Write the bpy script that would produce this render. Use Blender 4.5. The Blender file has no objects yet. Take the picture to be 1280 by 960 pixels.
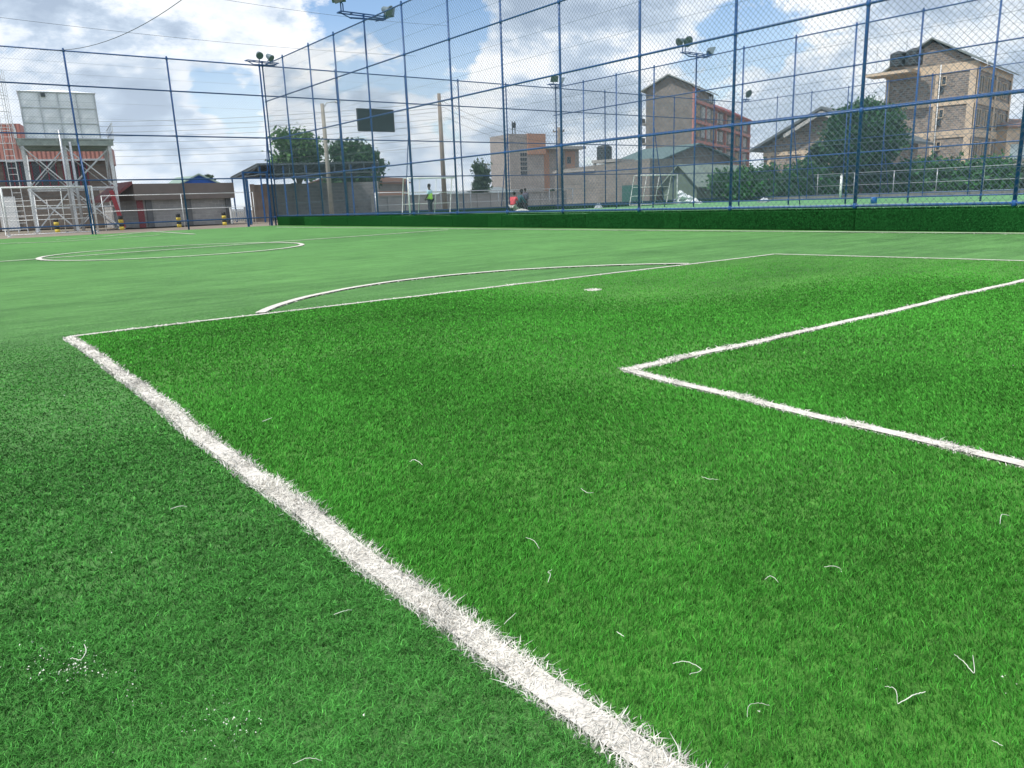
import bpy, math, random
import numpy as np
from mathutils import Vector, Matrix
random.seed(7); rng = np.random.default_rng(7)
SC = bpy.context.scene
COL = SC.collection
PI = math.pi

# ------------------------------------------------------------------ camera
# world axes: X across the pitch, Y along the pitch, Z up
F0, PITCH, ROLL, YAW = 952.9, .23619, -.03608, .6483
H = 0.75
K = H / 0.65
_f = Vector((0, math.cos(PITCH), -math.sin(PITCH)))
_x0 = Vector((1, 0, 0)); _u0 = _x0.cross(_f)
_x = _x0 * math.cos(ROLL) + _u0 * math.sin(ROLL)
_u = -_x0 * math.sin(ROLL) + _u0 * math.cos(ROLL)
def _fld(w):
    return Vector((w.x * math.cos(YAW) + w.y * math.sin(YAW), -w.x * math.sin(YAW) + w.y * math.cos(YAW), w.z))
CF, CX, CU = _fld(_f), _fld(_x), _fld(_u)
cam_d = bpy.data.cameras.new('camera'); cam = bpy.data.objects.new('camera', cam_d); COL.objects.link(cam)
M3 = Matrix((CX, CU, -CF)).transposed()
cam.matrix_world = Matrix.Translation((0, 0, H)) @ M3.to_4x4()
cam_d.sensor_width = 36; cam_d.lens = F0 / 1280 * 36
cam_d.clip_start = .05; cam_d.clip_end = 4000
SC.camera = cam

def at(px, py, D):
    d = CF + CX * ((px - 640) / F0) - CU * ((py - 480) / F0)
    return d * D + Vector((0, 0, H))
def hor(px):
    return 480 + F0 * (CF.z + CX.z * (px - 640) / F0) / CU.z
def col(px, D, py=None):
    p = at(px, hor(px) if py is None else py, D); return Vector((p.x, p.y, 0))
def hz(px, py, D):
    return at(px, py, D).z
def gnd(px, py, z=0):
    d = CF + CX * ((px - 640) / F0) - CU * ((py - 480) / F0)
    t = (z - H) / d.z; return d * t + Vector((0, 0, H))

# ------------------------------------------------------------------ world and sun
SUN_EL, SUN_AZ = math.radians(58), math.radians(-92)     # azimuth from +Y towards +X
sdir = Vector((math.sin(SUN_AZ) * math.cos(SUN_EL), math.cos(SUN_AZ) * math.cos(SUN_EL), math.sin(SUN_EL)))
W = bpy.data.worlds.new('World'); SC.world = W; W.use_nodes = True
nt = W.node_tree; nt.nodes.clear()
def nd(t, typ, **kw):
    n = t.nodes.new(typ)
    for k, v in kw.items():
        if k.startswith('i_'): n.inputs[k[2:].replace('_', ' ')].default_value = v
        else: setattr(n, k, v)
    return n
def mathn(t, op, a, b=None, c=None, clamp=False):
    n = t.nodes.new('ShaderNodeMath'); n.operation = op; n.use_clamp = clamp
    for i, v in enumerate((a, b, c)):
        if v is None: continue
        if isinstance(v, (int, float)): n.inputs[i].default_value = v
        else: t.links.new(v, n.inputs[i])
    return n.outputs[0]
def build_world():
    L = nt.links.new
    out = nd(nt, 'ShaderNodeOutputWorld')
    sky = nd(nt, 'ShaderNodeTexSky', sky_type='NISHITA', sun_disc=False)
    sky.sun_elevation = SUN_EL; sky.sun_rotation = SUN_AZ; sky.dust_density = .3; sky.air_density = 1.0; sky.ozone_density = 3.0
    bg1 = nd(nt, 'ShaderNodeBackground'); L(sky.outputs[0], bg1.inputs[0]); bg1.inputs[1].default_value = .15
    tc = nd(nt, 'ShaderNodeTexCoord'); gen = tc.outputs['Generated']
    sep = nd(nt, 'ShaderNodeSeparateXYZ'); L(gen, sep.inputs[0])
    # perspective cloud plane: dir / (z + k)
    cmb = nd(nt, 'ShaderNodeCombineXYZ'); L(sep.outputs[0], cmb.inputs[0]); L(sep.outputs[1], cmb.inputs[1]); L(mathn(nt, 'MULTIPLY', mathn(nt, 'POWER', mathn(nt, 'MAXIMUM', sep.outputs[2], 0.001), .8), 1.75), cmb.inputs[2])
    def noise(scale, detail, rough, off, dist=0.0, src=None):
        mp = nd(nt, 'ShaderNodeMapping'); mp.inputs['Location'].default_value = off
        L(src or cmb.outputs[0], mp.inputs[0])
        n = nd(nt, 'ShaderNodeTexNoise'); n.inputs['Scale'].default_value = scale; n.inputs['Detail'].default_value = detail
        n.inputs['Roughness'].default_value = rough; n.inputs['Distortion'].default_value = dist
        L(mp.outputs[0], n.inputs[0]); return n.outputs[0]
    n1 = noise(6.2, 13, .60, (3.1, 7.7, 0), .12)
    n1b = noise(6.2, 13, .60, (3.1 + .01, 7.7 - .006, -.03), .15)
    # holes of blue at given sky directions, banks of cloud at others
    bias = None
    for px, py, r, w in SKY_SPOTS:
        d = (CF + CX * ((px - 640) / F0) - CU * ((py - 480) / F0)).normalized()
        vm = nd(nt, 'ShaderNodeVectorMath', operation='DISTANCE'); L(gen, vm.inputs[0]); vm.inputs[1].default_value = d
        q = mathn(nt, 'DIVIDE', vm.outputs['Value'], r)
        g = mathn(nt, 'MULTIPLY', mathn(nt, 'EXPONENT', mathn(nt, 'MULTIPLY', mathn(nt, 'MULTIPLY', q, q), -1.0)), w)
        bias = g if bias is None else mathn(nt, 'ADD', bias, g)
    dens = mathn(nt, 'ADD', n1, bias)
    cov = nd(nt, 'ShaderNodeMapRange', interpolation_type='SMOOTHSTEP'); L(dens, cov.inputs[0])
    cov.inputs[1].default_value = .395; cov.inputs[2].default_value = .475
    # thickness -> grey undersides, edges bright
    thick = nd(nt, 'ShaderNodeMapRange', interpolation_type='SMOOTHSTEP'); L(mathn(nt, 'ADD', n1b, mathn(nt, 'MULTIPLY', bias, .4)), thick.inputs[0])
    thick.inputs[1].default_value = .46; thick.inputs[2].default_value = .66
    n2 = noise(6.5, 9, .6, (9.3, 1.7, 4.0), .2)
    n3 = noise(22.0, 6, .6, (1.0, 2.7, 0.0), .2)
    sh = mathn(nt, 'ADD', mathn(nt, 'MULTIPLY_ADD', thick.outputs[0], .85, .06), mathn(nt, 'MULTIPLY', mathn(nt, 'SUBTRACT', n2, .45), 1.9))
    sh = mathn(nt, 'ADD', sh, mathn(nt, 'MULTIPLY', mathn(nt, 'SUBTRACT', n3, .5), 1.0), clamp=True)
    cr = nd(nt, 'ShaderNodeValToRGB'); L(sh, cr.inputs[0])
    e = cr.color_ramp.elements
    e[0].position = .0; e[0].color = (.98, .99, 1, 1)
    e[1].position = 1.0; e[1].color = (.38, .47, .60, 1)
    m = e.new(.35); m.color = (.76, .82, .90, 1)
    m = e.new(.65); m.color = (.52, .62, .75, 1)
    # haze towards the horizon
    hzr = nd(nt, 'ShaderNodeMapRange'); L(sep.outputs[2], hzr.inputs[0]); hzr.inputs[1].default_value = .0; hzr.inputs[2].default_value = .22
    hzr.inputs[3].default_value = .5; hzr.inputs[4].default_value = 0.0
    mx = nd(nt, 'ShaderNodeMix', data_type='RGBA'); L(hzr.outputs[0], mx.inputs[0]); L(cr.outputs[0], mx.inputs[6]); mx.inputs[7].default_value = (.70, .81, .93, 1)
    bg2 = nd(nt, 'ShaderNodeBackground'); L(mx.outputs[2], bg2.inputs[0]); bg2.inputs[1].default_value = CLOUD_STRENGTH
    cv2 = mathn(nt, 'MAXIMUM', cov.outputs[0], mathn(nt, 'MULTIPLY', hzr.outputs[0], 1.35), clamp=True)
    ms = nd(nt, 'ShaderNodeMixShader'); L(cv2, ms.inputs[0]); L(bg1.outputs[0], ms.inputs[1]); L(bg2.outputs[0], ms.inputs[2])
    L(ms.outputs[0], out.inputs[0])
CLOUD_STRENGTH = 1.07
SKY_SPOTS = [(515, 40, .085, -.28), (600, 35, .05, -.18), (548, 5, .05, -.15), (265, 110, .05, -.17), (925, 12, .07, -.18), (400, 22, .04, -.14), (10, 60, .03, -.15), (760, 110, .12, .05), (290, 135, .05, -.06),
             (330, 40, .06, .10), (120, 60, .20, .13), (590, 100, .10, .10), (800, 120, .2, .07), (1180, 60, .2, .08), (440, 120, .08, .08)]
build_world()
sun_d = bpy.data.lights.new('sun', 'SUN'); sun = bpy.data.objects.new('sun', sun_d); COL.objects.link(sun)
sun_d.energy = 3.6; sun_d.angle = math.radians(1.2); sun_d.color = (1, .955, .89)
sun.rotation_euler = (-sdir).to_track_quat('-Z', 'Y').to_euler()
SC.view_settings.view_transform = 'Standard'; SC.view_settings.look = 'None'
SC.view_settings.exposure = 0.15; SC.view_settings.gamma = 1
SC.render.engine = 'CYCLES'
SC.cycles.max_bounces = 6; SC.cycles.transparent_max_bounces = 8

# ------------------------------------------------------------------ materials
MATS = {}
def mat(name, c, rough=.7, var=.15, scale=3.0, metal=0, bump=0, tint=False, transl=0, stain=None, spec=.5):
    if name in MATS: return MATS[name]
    m = bpy.data.materials.new(name); m.use_nodes = True; t = m.node_tree; L = t.links.new
    b = t.nodes['Principled BSDF']; b.inputs['Roughness'].default_value = rough; b.inputs['Metallic'].default_value = metal
    b.inputs['Specular IOR Level'].default_value = spec
    tc = nd(t, 'ShaderNodeTexCoord')
    n = nd(t, 'ShaderNodeTexNoise'); n.inputs['Scale'].default_value = scale; n.inputs['Detail'].default_value = 8; n.inputs['Roughness'].default_value = .65
    L(tc.outputs['Object'], n.inputs[0])
    mr = nd(t, 'ShaderNodeMapRange'); L(n.outputs[0], mr.inputs[0]); mr.inputs[1].default_value = .3; mr.inputs[2].default_value = .7
    mr.inputs[3].default_value = 1 - var; mr.inputs[4].default_value = 1 + var
    fac = mr.outputs[0]
    if tint:
        at_ = nd(t, 'ShaderNodeAttribute', attribute_name='tint'); fac = mathn(t, 'MULTIPLY', fac, at_.outputs['Fac'])
    vm = nd(t, 'ShaderNodeVectorMath', operation='SCALE'); vm.inputs[0].default_value = c[:3]; L(fac, vm.inputs['Scale'])
    src = vm.outputs[0]
    if stain:
        n2 = nd(t, 'ShaderNodeTexNoise'); n2.inputs['Scale'].default_value = scale * .35; n2.inputs['Detail'].default_value = 6
        L(tc.outputs['Object'], n2.inputs[0])
        r2 = nd(t, 'ShaderNodeMapRange'); L(n2.outputs[0], r2.inputs[0]); r2.inputs[1].default_value = .52; r2.inputs[2].default_value = .68
        r2.inputs[4].default_value = .7
        mx = nd(t, 'ShaderNodeMix', data_type='RGBA'); L(r2.outputs[0], mx.inputs[0]); L(src, mx.inputs[6]); mx.inputs[7].default_value = (*stain, 1); src = mx.outputs[2]
    L(src, b.inputs['Base Color'])
    if bump:
        bp = nd(t, 'ShaderNodeBump'); bp.inputs['Strength'].default_value = .6; bp.inputs['Distance'].default_value = bump
        L(n.outputs[0], bp.inputs['Height']); L(bp.outputs[0], b.inputs['Normal'])
    if transl:
        tr = nd(t, 'ShaderNodeBsdfTranslucent'); L(src, tr.inputs[0])
        ms = nd(t, 'ShaderNodeMixShader'); ms.inputs[0].default_value = transl
        L(b.outputs[0], ms.inputs[1]); L(tr.outputs[0], ms.inputs[2]); L(ms.outputs[0], t.nodes['Material Output'].inputs[0])
    MATS[name] = m; return m
def brick(name, c1, c2, mortar, bw=.4, bh=.2, ms=.015, var=.2, bias=0.0):
    if name in MATS: return MATS[name]
    m = bpy.data.materials.new(name); m.use_nodes = True; t = m.node_tree; L = t.links.new
    b = t.nodes['Principled BSDF']; b.inputs['Roughness'].default_value = .9
    tc = nd(t, 'ShaderNodeTexCoord'); sp = nd(t, 'ShaderNodeSeparateXYZ'); L(tc.outputs['Object'], sp.inputs[0])
    cb = nd(t, 'ShaderNodeCombineXYZ'); L(mathn(t, 'ADD', sp.outputs[0], sp.outputs[1]), cb.inputs[0]); L(sp.outputs[2], cb.inputs[1])
    br = nd(t, 'ShaderNodeTexBrick'); L(cb.outputs[0], br.inputs[0])
    br.inputs['Color1'].default_value = (*c1, 1); br.inputs['Color2'].default_value = (*c2, 1); br.inputs['Mortar'].default_value = (*mortar, 1)
    br.inputs['Scale'].default_value = 1; br.inputs['Brick Width'].default_value = bw; br.inputs['Row Height'].default_value = bh
    br.inputs['Mortar Size'].default_value = ms; br.inputs['Bias'].default_value = bias; br.inputs['Mortar Smooth'].default_value = .3
    n = nd(t, 'ShaderNodeTexNoise'); n.inputs['Scale'].default_value = .8; n.inputs['Detail'].default_value = 9; n.inputs['Roughness'].default_value = .7
    L(tc.outputs['Object'], n.inputs[0])
    mr = nd(t, 'ShaderNodeMapRange'); L(n.outputs[0], mr.inputs[0]); mr.inputs[1].default_value = .3; mr.inputs[2].default_value = .7
    mr.inputs[3].default_value = 1 - var; mr.inputs[4].default_value = 1 + var
    vm = nd(t, 'ShaderNodeVectorMath', operation='SCALE'); L(br.outputs[0], vm.inputs[0]); L(mr.outputs[0], vm.inputs['Scale'])
    L(vm.outputs[0], b.inputs['Base Color'])
    bp = nd(t, 'ShaderNodeBump'); bp.inputs['Distance'].default_value = .02; bp.inputs['Strength'].default_value = .7; bp.invert = True
    L(br.outputs['Fac'], bp.inputs['Height']); L(bp.outputs[0], b.inputs['Normal'])
    MATS[name] = m; return m
def corrugated(name, c, pitch=.2, axis=0, rough=.5, rust=None, metal=0):
    if name in MATS: return MATS[name]
    m = mat(name, c, rough, .12, 1.2, stain=rust, metal=metal); t = m.node_tree; L = t.links.new
    tc = nd(t, 'ShaderNodeTexCoord'); sp = nd(t, 'ShaderNodeSeparateXYZ'); L(tc.outputs['Object'], sp.inputs[0])
    w = mathn(t, 'SINE', mathn(t, 'MULTIPLY', sp.outputs[axis], 2 * PI / pitch))
    bp = nd(t, 'ShaderNodeBump'); bp.inputs['Distance'].default_value = .03; L(w, bp.inputs['Height']); L(bp.outputs[0], t.nodes['Principled BSDF'].inputs['Normal'])
    return m

BLUE = mat('blue_paint', (.013, .085, .26), .4, .22, 2.0, stain=(.02, .08, .20))
BLUE_D = mat('blue_paint_far', (.014, .08, .25), .4, .2, 2.0)
WIRE = mat('galvanised_wire', (.12, .17, .22), .5, .2, 5, metal=.3)
WIREB = mat('coated_wire', (.05, .13, .20), .5, .2, 5)
GALV = mat('galvanised_steel', (.50, .53, .56), .42, .15, 3, metal=.45)
WHITEP = mat('white_paint', (.72, .74, .74), .45, .10, 6, stain=(.5, .5, .47))
DARK = mat('dark_metal', (.05, .06, .07), .5)
GLASS = mat('dark_glass', (.035, .045, .055), .12, .3, 2)
CONC = mat('concrete', (.36, .35, .33), .9, .18, 3, bump=.01, stain=(.24, .22, .2))
CREAM = mat('cream_render', (.64, .51, .37), .85, .10, 1.5, stain=(.42, .34, .26))
GREYB = brick('grey_block', (.34, .33, .325), (.27, .265, .26), (.39, .38, .37), .4, .2, .018)
STONE = brick('dark_stone', (.15, .125, .11), (.33, .27, .22), (.36, .32, .28), .42, .2, .03, .3)
STONE2 = brick('grey_stone', (.17, .16, .15), (.23, .21, .195), (.25, .235, .215), .38, .2, .03, .28)
STONE3 = brick('pale_stone', (.33, .30, .26), (.27, .245, .22), (.36, .33, .3), .5, .22, .03)
PINK = mat('pink_render', (.50, .23, .20), .8, .12, 1.2, stain=(.40, .17, .14))
ORNG = mat('orange_render', (.42, .25, .18), .8, .12, .5)

# ------------------------------------------------------------------ mesh helpers
class MB:
    def __init__(s): s.v = []; s.f = []
    def poly(s, pts, faces):
        o = len(s.v); s.v += [tuple(p) for p in pts]; s.f += [tuple(i + o for i in f) for f in faces]
    def box(s, a, b):
        x0, y0, z0 = a; x1, y1, z1 = b
        s.poly([(x0, y0, z0), (x1, y0, z0), (x1, y1, z0), (x0, y1, z0), (x0, y0, z1), (x1, y0, z1), (x1, y1, z1), (x0, y1, z1)],
               [(3, 2, 1, 0), (4, 5, 6, 7), (0, 1, 5, 4), (1, 2, 6, 5), (2, 3, 7, 6), (3, 0, 4, 7)])
    def bar(s, p, q, w, h=None, up=Vector((0, 0, 1))):
        p = Vector(p); q = Vector(q); h = h or w; d = (q - p).normalized()
        if abs(d.dot(up)) > .98: up = Vector((1, 0, 0))
        x = d.cross(up).normalized(); y = x.cross(d)
        c = [x * w / 2 * i + y * h / 2 * j for i, j in ((-1, -1), (1, -1), (1, 1), (-1, 1))]
        s.poly([p + k for k in c] + [q + k for k in c], [(3, 2, 1, 0), (4, 5, 6, 7), (0, 1, 5, 4), (1, 2, 6, 5), (2, 3, 7, 6), (3, 0, 4, 7)])
    def tube(s, pts, r, n=8, cap=True):
        pts = [Vector(p) for p in pts]; rs = r if isinstance(r, (list, tuple)) else [r] * len(pts)
        o = len(s.v); prev = None
        for i, p in enumerate(pts):
            d = (pts[min(i + 1, len(pts) - 1)] - pts[max(i - 1, 0)]).normalized()
            a = Vector((0, 0, 1)) if abs(d.z) < .9 else Vector((1, 0, 0))
            if prev is not None: a = prev
            x = d.cross(a).normalized(); y = x.cross(d); prev = y * 1.0
            prev = y if abs(y.dot(d)) < .99 else a
            for k in range(n):
                t = 2 * PI * k / n; s.v.append(tuple(p + (x * math.cos(t) + y * math.sin(t)) * rs[i]))
        for i in range(len(pts) - 1):
            for k in range(n):
                s.f.append((o + i * n + k, o + i * n + (k + 1) % n, o + (i + 1) * n + (k + 1) % n, o + (i + 1) * n + k))
        if cap:
            s.f.append(tuple(o + k for k in range(n))[::-1]); s.f.append(tuple(o + (len(pts) - 1) * n + k for k in range(n)))
    def lathe(s, prof, c, n=16, axis=None):
        c = Vector(c); q = (axis or Vector((0, 0, 1))).to_track_quat('Z', 'Y'); o = len(s.v)
        for r, z in prof:
            for k in range(n):
                t = 2 * PI * k / n; s.v.append(tuple(c + q @ Vector((r * math.cos(t), r * math.sin(t), z))))
        for i in range(len(prof) - 1):
            for k in range(n):
                s.f.append((o + i * n + k, o + i * n + (k + 1) % n, o + (i + 1) * n + (k + 1) % n, o + (i + 1) * n + k))
        s.f.append(tuple(o + k for k in range(n))[::-1]); s.f.append(tuple(o + (len(prof) - 1) * n + k for k in range(n)))
    def build(s, name, m, parent=None, smooth=False, bevel=0):
        me = bpy.data.meshes.new(name); me.from_pydata(s.v, [], s.f); me.materials.append(m)
        o = bpy.data.objects.new(name, me); COL.objects.link(o)
        if parent: o.parent = parent
        if smooth: me.shade_smooth()
        if bevel:
            bv = o.modifiers.new('bevel', 'BEVEL'); bv.width = bevel; bv.segments = 2; bv.limit_method = 'ANGLE'
        return o
def np_mesh(name, co, tris_or_quads, m, tint=None, parent=None):
    """co (n,3), list of (faces array (k, 3|4))"""
    me = bpy.data.meshes.new(name); me.vertices.add(len(co)); me.vertices.foreach_set('co', np.ascontiguousarray(co, dtype=np.float32).ravel())
    idx = np.concatenate([f.ravel() for f in tris_or_quads]); cnt = np.concatenate([np.full(len(f), f.shape[1]) for f in tris_or_quads])
    st = np.concatenate([[0], np.cumsum(cnt)[:-1]])
    me.loops.add(len(idx)); me.loops.foreach_set('vertex_index', idx.astype(np.int32))
    me.polygons.add(len(cnt)); me.polygons.foreach_set('loop_start', st.astype(np.int32))
    me.update(calc_edges=True)
    if tint is not None:
        a = me.attributes.new('tint', 'FLOAT', 'POINT'); a.data.foreach_set('value', tint.astype(np.float32))
    me.materials.append(m); o = bpy.data.objects.new(name, me); COL.objects.link(o)
    if parent: o.parent = parent
    return o
def tag(o, label=None, cat=None, group=None, kind=None):
    if label: o['label'] = label
    if cat: o['category'] = cat
    if group: o['group'] = group
    if kind: o['kind'] = kind
    return o
def thing(name, label, cat, loc=(0, 0, 0), rz=0, group=None):
    o = bpy.data.objects.new(name, None); COL.objects.link(o); o.location = loc; o.rotation_euler = (0, 0, rz); o.empty_display_size = .2
    return tag(o, label, cat, group)
def struct(o): o['kind'] = 'structure'; return o
def copy_tree(o, parent=None):
    c = o.copy(); COL.objects.link(c)
    if parent is not None: c.parent = parent
    for ch in list(o.children): copy_tree(ch, c)
    return c
def boxp(name, a, b, m, parent, bevel=0):
    q = MB(); q.box(a, b); return q.build(name, m, parent, bevel=bevel)

# ------------------------------------------------------------------ ground
ZP = .11 * K                                  # level of the neighbouring pitches
VF1, VF2, VF3, UL = 11.7 * K, 26.6 * K, 42 * K, 30.8 * K
U0 = -3.5 * K                                 # near end of everything behind the camera
FT = 6.05 * K
def sheet(name, x0, y0, x1, y1, z, m, sub=1):
    xs = np.linspace(x0, x1, sub + 1); ys = np.linspace(y0, y1, sub + 1)
    q = MB(); q.poly([(x0, y0, z), (x1, y0, z), (x1, y1, z), (x0, y1, z)], [(0, 1, 2, 3)])
    return struct(q.build(name, m))
dirt = mat('packed_dirt', (.21, .175, .14), .95, .25, .15, stain=(.13, .14, .08))
sheet('ground', -1500, -1500, 1500, 1500, -.06, dirt)

def turf_mat(name, c, c2, rough=.6, pile=.03, sheen=0, st=(.7, 1, .7, 1)):
    m = bpy.data.materials.new(name); m.use_nodes = True; t = m.node_tree; L = t.links.new
    b = t.nodes['Principled BSDF']; b.inputs['Roughness'].default_value = rough
    b.inputs['Sheen Weight'].default_value = sheen; b.inputs['Sheen Roughness'].default_value = .35; b.inputs['Sheen Tint'].default_value = st; b.inputs['Specular IOR Level'].default_value = .06
    tc = nd(t, 'ShaderNodeTexCoord')
    def nz(s, d, r, st=(1, 1, 1)):
        mp = nd(t, 'ShaderNodeMapping'); mp.inputs['Scale'].default_value = st; L(tc.outputs['Object'], mp.inputs[0])
        n = nd(t, 'ShaderNodeTexNoise'); n.inputs['Scale'].default_value = s; n.inputs['Detail'].default_value = d; n.inputs['Roughness'].default_value = r
        L(mp.outputs[0], n.inputs[0]); return n.outputs[0]
    a_ = nz(.8, 6, .6); b_ = nz(380, 2, .8); d_ = nz(34, 5, .85); e_ = nz(7, 4, .7, (.5, 1.4, 1)); c_ = nz(2.2, 5, .6, (.25, 1.6, 1))
    s = mathn(t, 'ADD', mathn(t, 'ADD', mathn(t, 'MULTIPLY', a_, .24), mathn(t, 'MULTIPLY', b_, .50)), mathn(t, 'MULTIPLY', c_, .30))
    sp = nd(t, 'ShaderNodeSeparateXYZ'); L(tc.outputs['Object'], sp.inputs[0])
    w1 = nd(t, 'ShaderNodeTexWhiteNoise', noise_dimensions='1D'); L(mathn(t, 'FLOOR', mathn(t, 'DIVIDE', sp.outputs[1], 3.9)), w1.inputs['W'])
    s = mathn(t, 'ADD', s, mathn(t, 'MULTIPLY', mathn(t, 'SUBTRACT', d_, .5), .62)); s = mathn(t, 'ADD', s, mathn(t, 'MULTIPLY', mathn(t, 'SUBTRACT', w1.outputs[0], .5), .05))
    s = mathn(t, 'ADD', s, mathn(t, 'MULTIPLY', mathn(t, 'SUBTRACT', e_, .5), .30))
    mr = nd(t, 'ShaderNodeMapRange'); L(s, mr.inputs[0]); mr.inputs[1].default_value = .34; mr.inputs[2].default_value = .70
    mx = nd(t, 'ShaderNodeMix', data_type='RGBA'); L(mr.outputs[0], mx.inputs[0]); mx.inputs[6].default_value = (*c, 1); mx.inputs[7].default_value = (*c2, 1)
    L(mx.outputs[2], b.inputs['Base Color'])
    bp = nd(t, 'ShaderNodeBump'); bp.inputs['Distance'].default_value = pile; bp.inputs['Strength'].default_value = .8; L(d_, bp.inputs['Height']); L(bp.outputs[0], b.inputs['Normal'])
    return m
TURF_G = turf_mat('turf_backing', (.016, .080, .012), (.150, .385, .100), pile=.022, sheen=.17, st=(.72, 1, .58, 1))
TURF_B = turf_mat('turf_backing_bright', (.016, .07, .010), (.125, .36, .060), pile=.010, sheen=.10, st=(.75, 1, .55, 1))
TURF_F = turf_mat('turf_far', (.10, .27, .115), (.16, .36, .17))
pitch1 = sheet('turf_pitch', -22 * K, U0, VF1 - .02, UL - .10, 0, TURF_G)
pitch2 = sheet('turf_pitch', VF1 + .22, U0, VF2 - .02, UL - .1, ZP, TURF_F)
pitch3 = sheet('turf_pitch', VF2 + .02, U0, VF3 + 1.2, UL - .1, ZP - .02, TURF_F)

# ------------------------------------------------------------------ pitch markings (X across, Y along)
LW = .076
def wob(p, n=12, amp=.012, s=0):
    out = []
    p = [Vector(a) for a in p]
    rr = random.Random(s)
    ph = [rr.uniform(0, 6.28) for _ in range(6)]
    L_ = 0
    for i in range(len(p) - 1):
        a, b = p[i], p[i + 1]; d = b - a; ln = d.length; m = max(2, int(ln / .12)); nrm = Vector((-d.y, d.x)).normalized()
        for k in range(m + (1 if i == len(p) - 2 else 0)):
            t = k / m; s_ = L_ + t * ln
            w = amp * (math.sin(s_ * 1.7 + ph[0]) + .6 * math.sin(s_ * 4.3 + ph[1]) + .35 * math.sin(s_ * 9.7 + ph[2]))
            out.append(a + d * t + nrm * w)
        L_ += ln
    return out
def G2(px, py): p = gnd(px, py); return Vector((p.x, p.y))
A_ = G2(88, 422); B_ = G2(969, 318.3); A2 = G2(812, 957); A2 = A2 + (A2 - A_).normalized() * 1.2
Am = G2(500, 731)
B2 = G2(1280, 326.8); B2 = B2 + (B2 - B_).normalized() * 3
C_ = G2(785, 466); C2 = G2(1278, 577); C2 = C2 + (C2 - C_).normalized() * .9; C3 = G2(1280, 352)
Cm = G2(1030, 526); C3 = C3 + (C3 - C_).normalized() * .15
def arc_pts(c, r, a0, a1, n=40): return [Vector((c[0] + r * math.cos(a0 + (a1 - a0) * i / n), c[1] + r * math.sin(a0 + (a1 - a0) * i / n))) for i in range(n + 1)]
# penalty arc: circle through measured points
arcm = [G2(335, 392), G2(385, 369.5), G2(450, 357), G2(560, 346.5), G2(700, 336), G2(790, 331.5), G2(862, 329.6)]
def circ_fit(P):
    A = np.array([[2 * p.x, 2 * p.y, 1] for p in P]); b = np.array([p.x ** 2 + p.y ** 2 for p in P]); s = np.linalg.lstsq(A, b, rcond=None)[0]
    return (s[0], s[1]), math.sqrt(s[2] + s[0] ** 2 + s[1] ** 2)
(acx, acy), ar = circ_fit(arcm)
a0 = math.atan2(arcm[0].y - acy, arcm[0].x - acx); a1 = math.atan2(arcm[-1].y - acy, arcm[-1].x - acx)
if a1 > a0: a1, a0 = a0, a1
halfU = .5 * (14.33 + 16.06) * K
H1, H2 = G2(0, 327.5), G2(560, 287.6)
H0 = H1 + (H1 - H2).normalized() * 14
cl, cr_ = G2(47, 324), G2(372, 304.5)
cc = (cl + cr_) / 2; crd = (cl - cr_).length / 2
T1, T2 = Vector((11.35 * K, U0)), Vector((10.55 * K, 30.2 * K))
T3 = G2(1280, 292.6); T4 = G2(345, 284.2)
td = (T3 - T4).normalized()
LINES = [  # points, wobble, closed name
    ('white_line', [A_, Am, A2], .006, 'the left side line of the penalty box'),
    ('white_line', [A_, B_], .006, 'the front line of the penalty box'),
    ('white_line', [B_, B2], .008, 'the far side line of the penalty box'),
    ('white_line', [C_, Cm, C2], .012, 'the near side line of the goal box'),
    ('white_line', [C_, C3], .012, 'the front line of the goal box'),
    ('white_line', arc_pts((acx, acy), ar, a0, a1), .008, 'arc in front of the box'),
    ('white_line', [H0, H1, H2], .01, 'halfway line'),
    ('white_line', arc_pts(cc, crd, 0, 2 * PI, 60), .01, 'centre circle'),
    ('white_line', [T4, T3 + td * 2], .0, 'touchline below the kerb'),
]
farU = 29.6 * K
p0 = G2(0, 304.5); p1 = G2(118, 297.5)
LINES += [('white_line', [G2(0, 304.8), G2(60, 303), G2(110, 300), G2(150, 297.5), G2(200, 294)], .0, 'far penalty area line'),
          ('white_line', [G2(70, 300), G2(130, 296), G2(195, 289)], .0, 'far goal arc'),
          ('white_line', [G2(190, 289.5), G2(243, 293)], .0, 'far box line')]
WHT = mat('white_turf_fibre', (.76, .74, .68), .6, .15, 14, tint=True, transl=.15)
WHTB = mat('white_turf_base', (.60, .57, .52), .8, .3, 60)
paths = []
LWS = [.074, .062, .075, .068, .068, .075, .09, .09, .10, .09, .09, .09]
for i, (nm, pts, amp, desc) in enumerate(LINES):
    w = wob(pts, amp=amp, s=i)
    paths.append(w)
    q = MB(); n = len(w); lw = LWS[i] / 2 * (.68 if i < 5 else 1.0)
    tops = []
    for k, p in enumerate(w):
        d = (w[min(k + 1, n - 1)] - w[max(k - 1, 0)]).normalized(); nn = Vector((-d.y, d.x))
        q.v += [(p.x - nn.x * lw, p.y - nn.y * lw, .008 + .0007 * i), (p.x + nn.x * lw, p.y + nn.y * lw, .008 + .0007 * i)]
    for k in range(n - 1): q.f.append((2 * k, 2 * k + 1, 2 * k + 3, 2 * k + 2))
    struct(q.build(nm, WHTB))
q = MB(); q.poly([(A_.x, A_.y, .004), (Am.x, Am.y, .004), (A2.x, A2.y, .004), (A2.x + 3, A2.y - 1, .004), (B2.x, B2.y, .004), (B_.x, B_.y, .004)], [(0, 1, 2, 3, 4, 5)]); struct(q.build('turf_box', TURF_B))
# penalty spot
sp_ = G2(741, 363.3)
q = MB(); q.lathe([(.06, 0), (.06, .009)], (sp_.x, sp_.y, 0.0), 20); struct(q.build('penalty_spot', WHTB))
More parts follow.
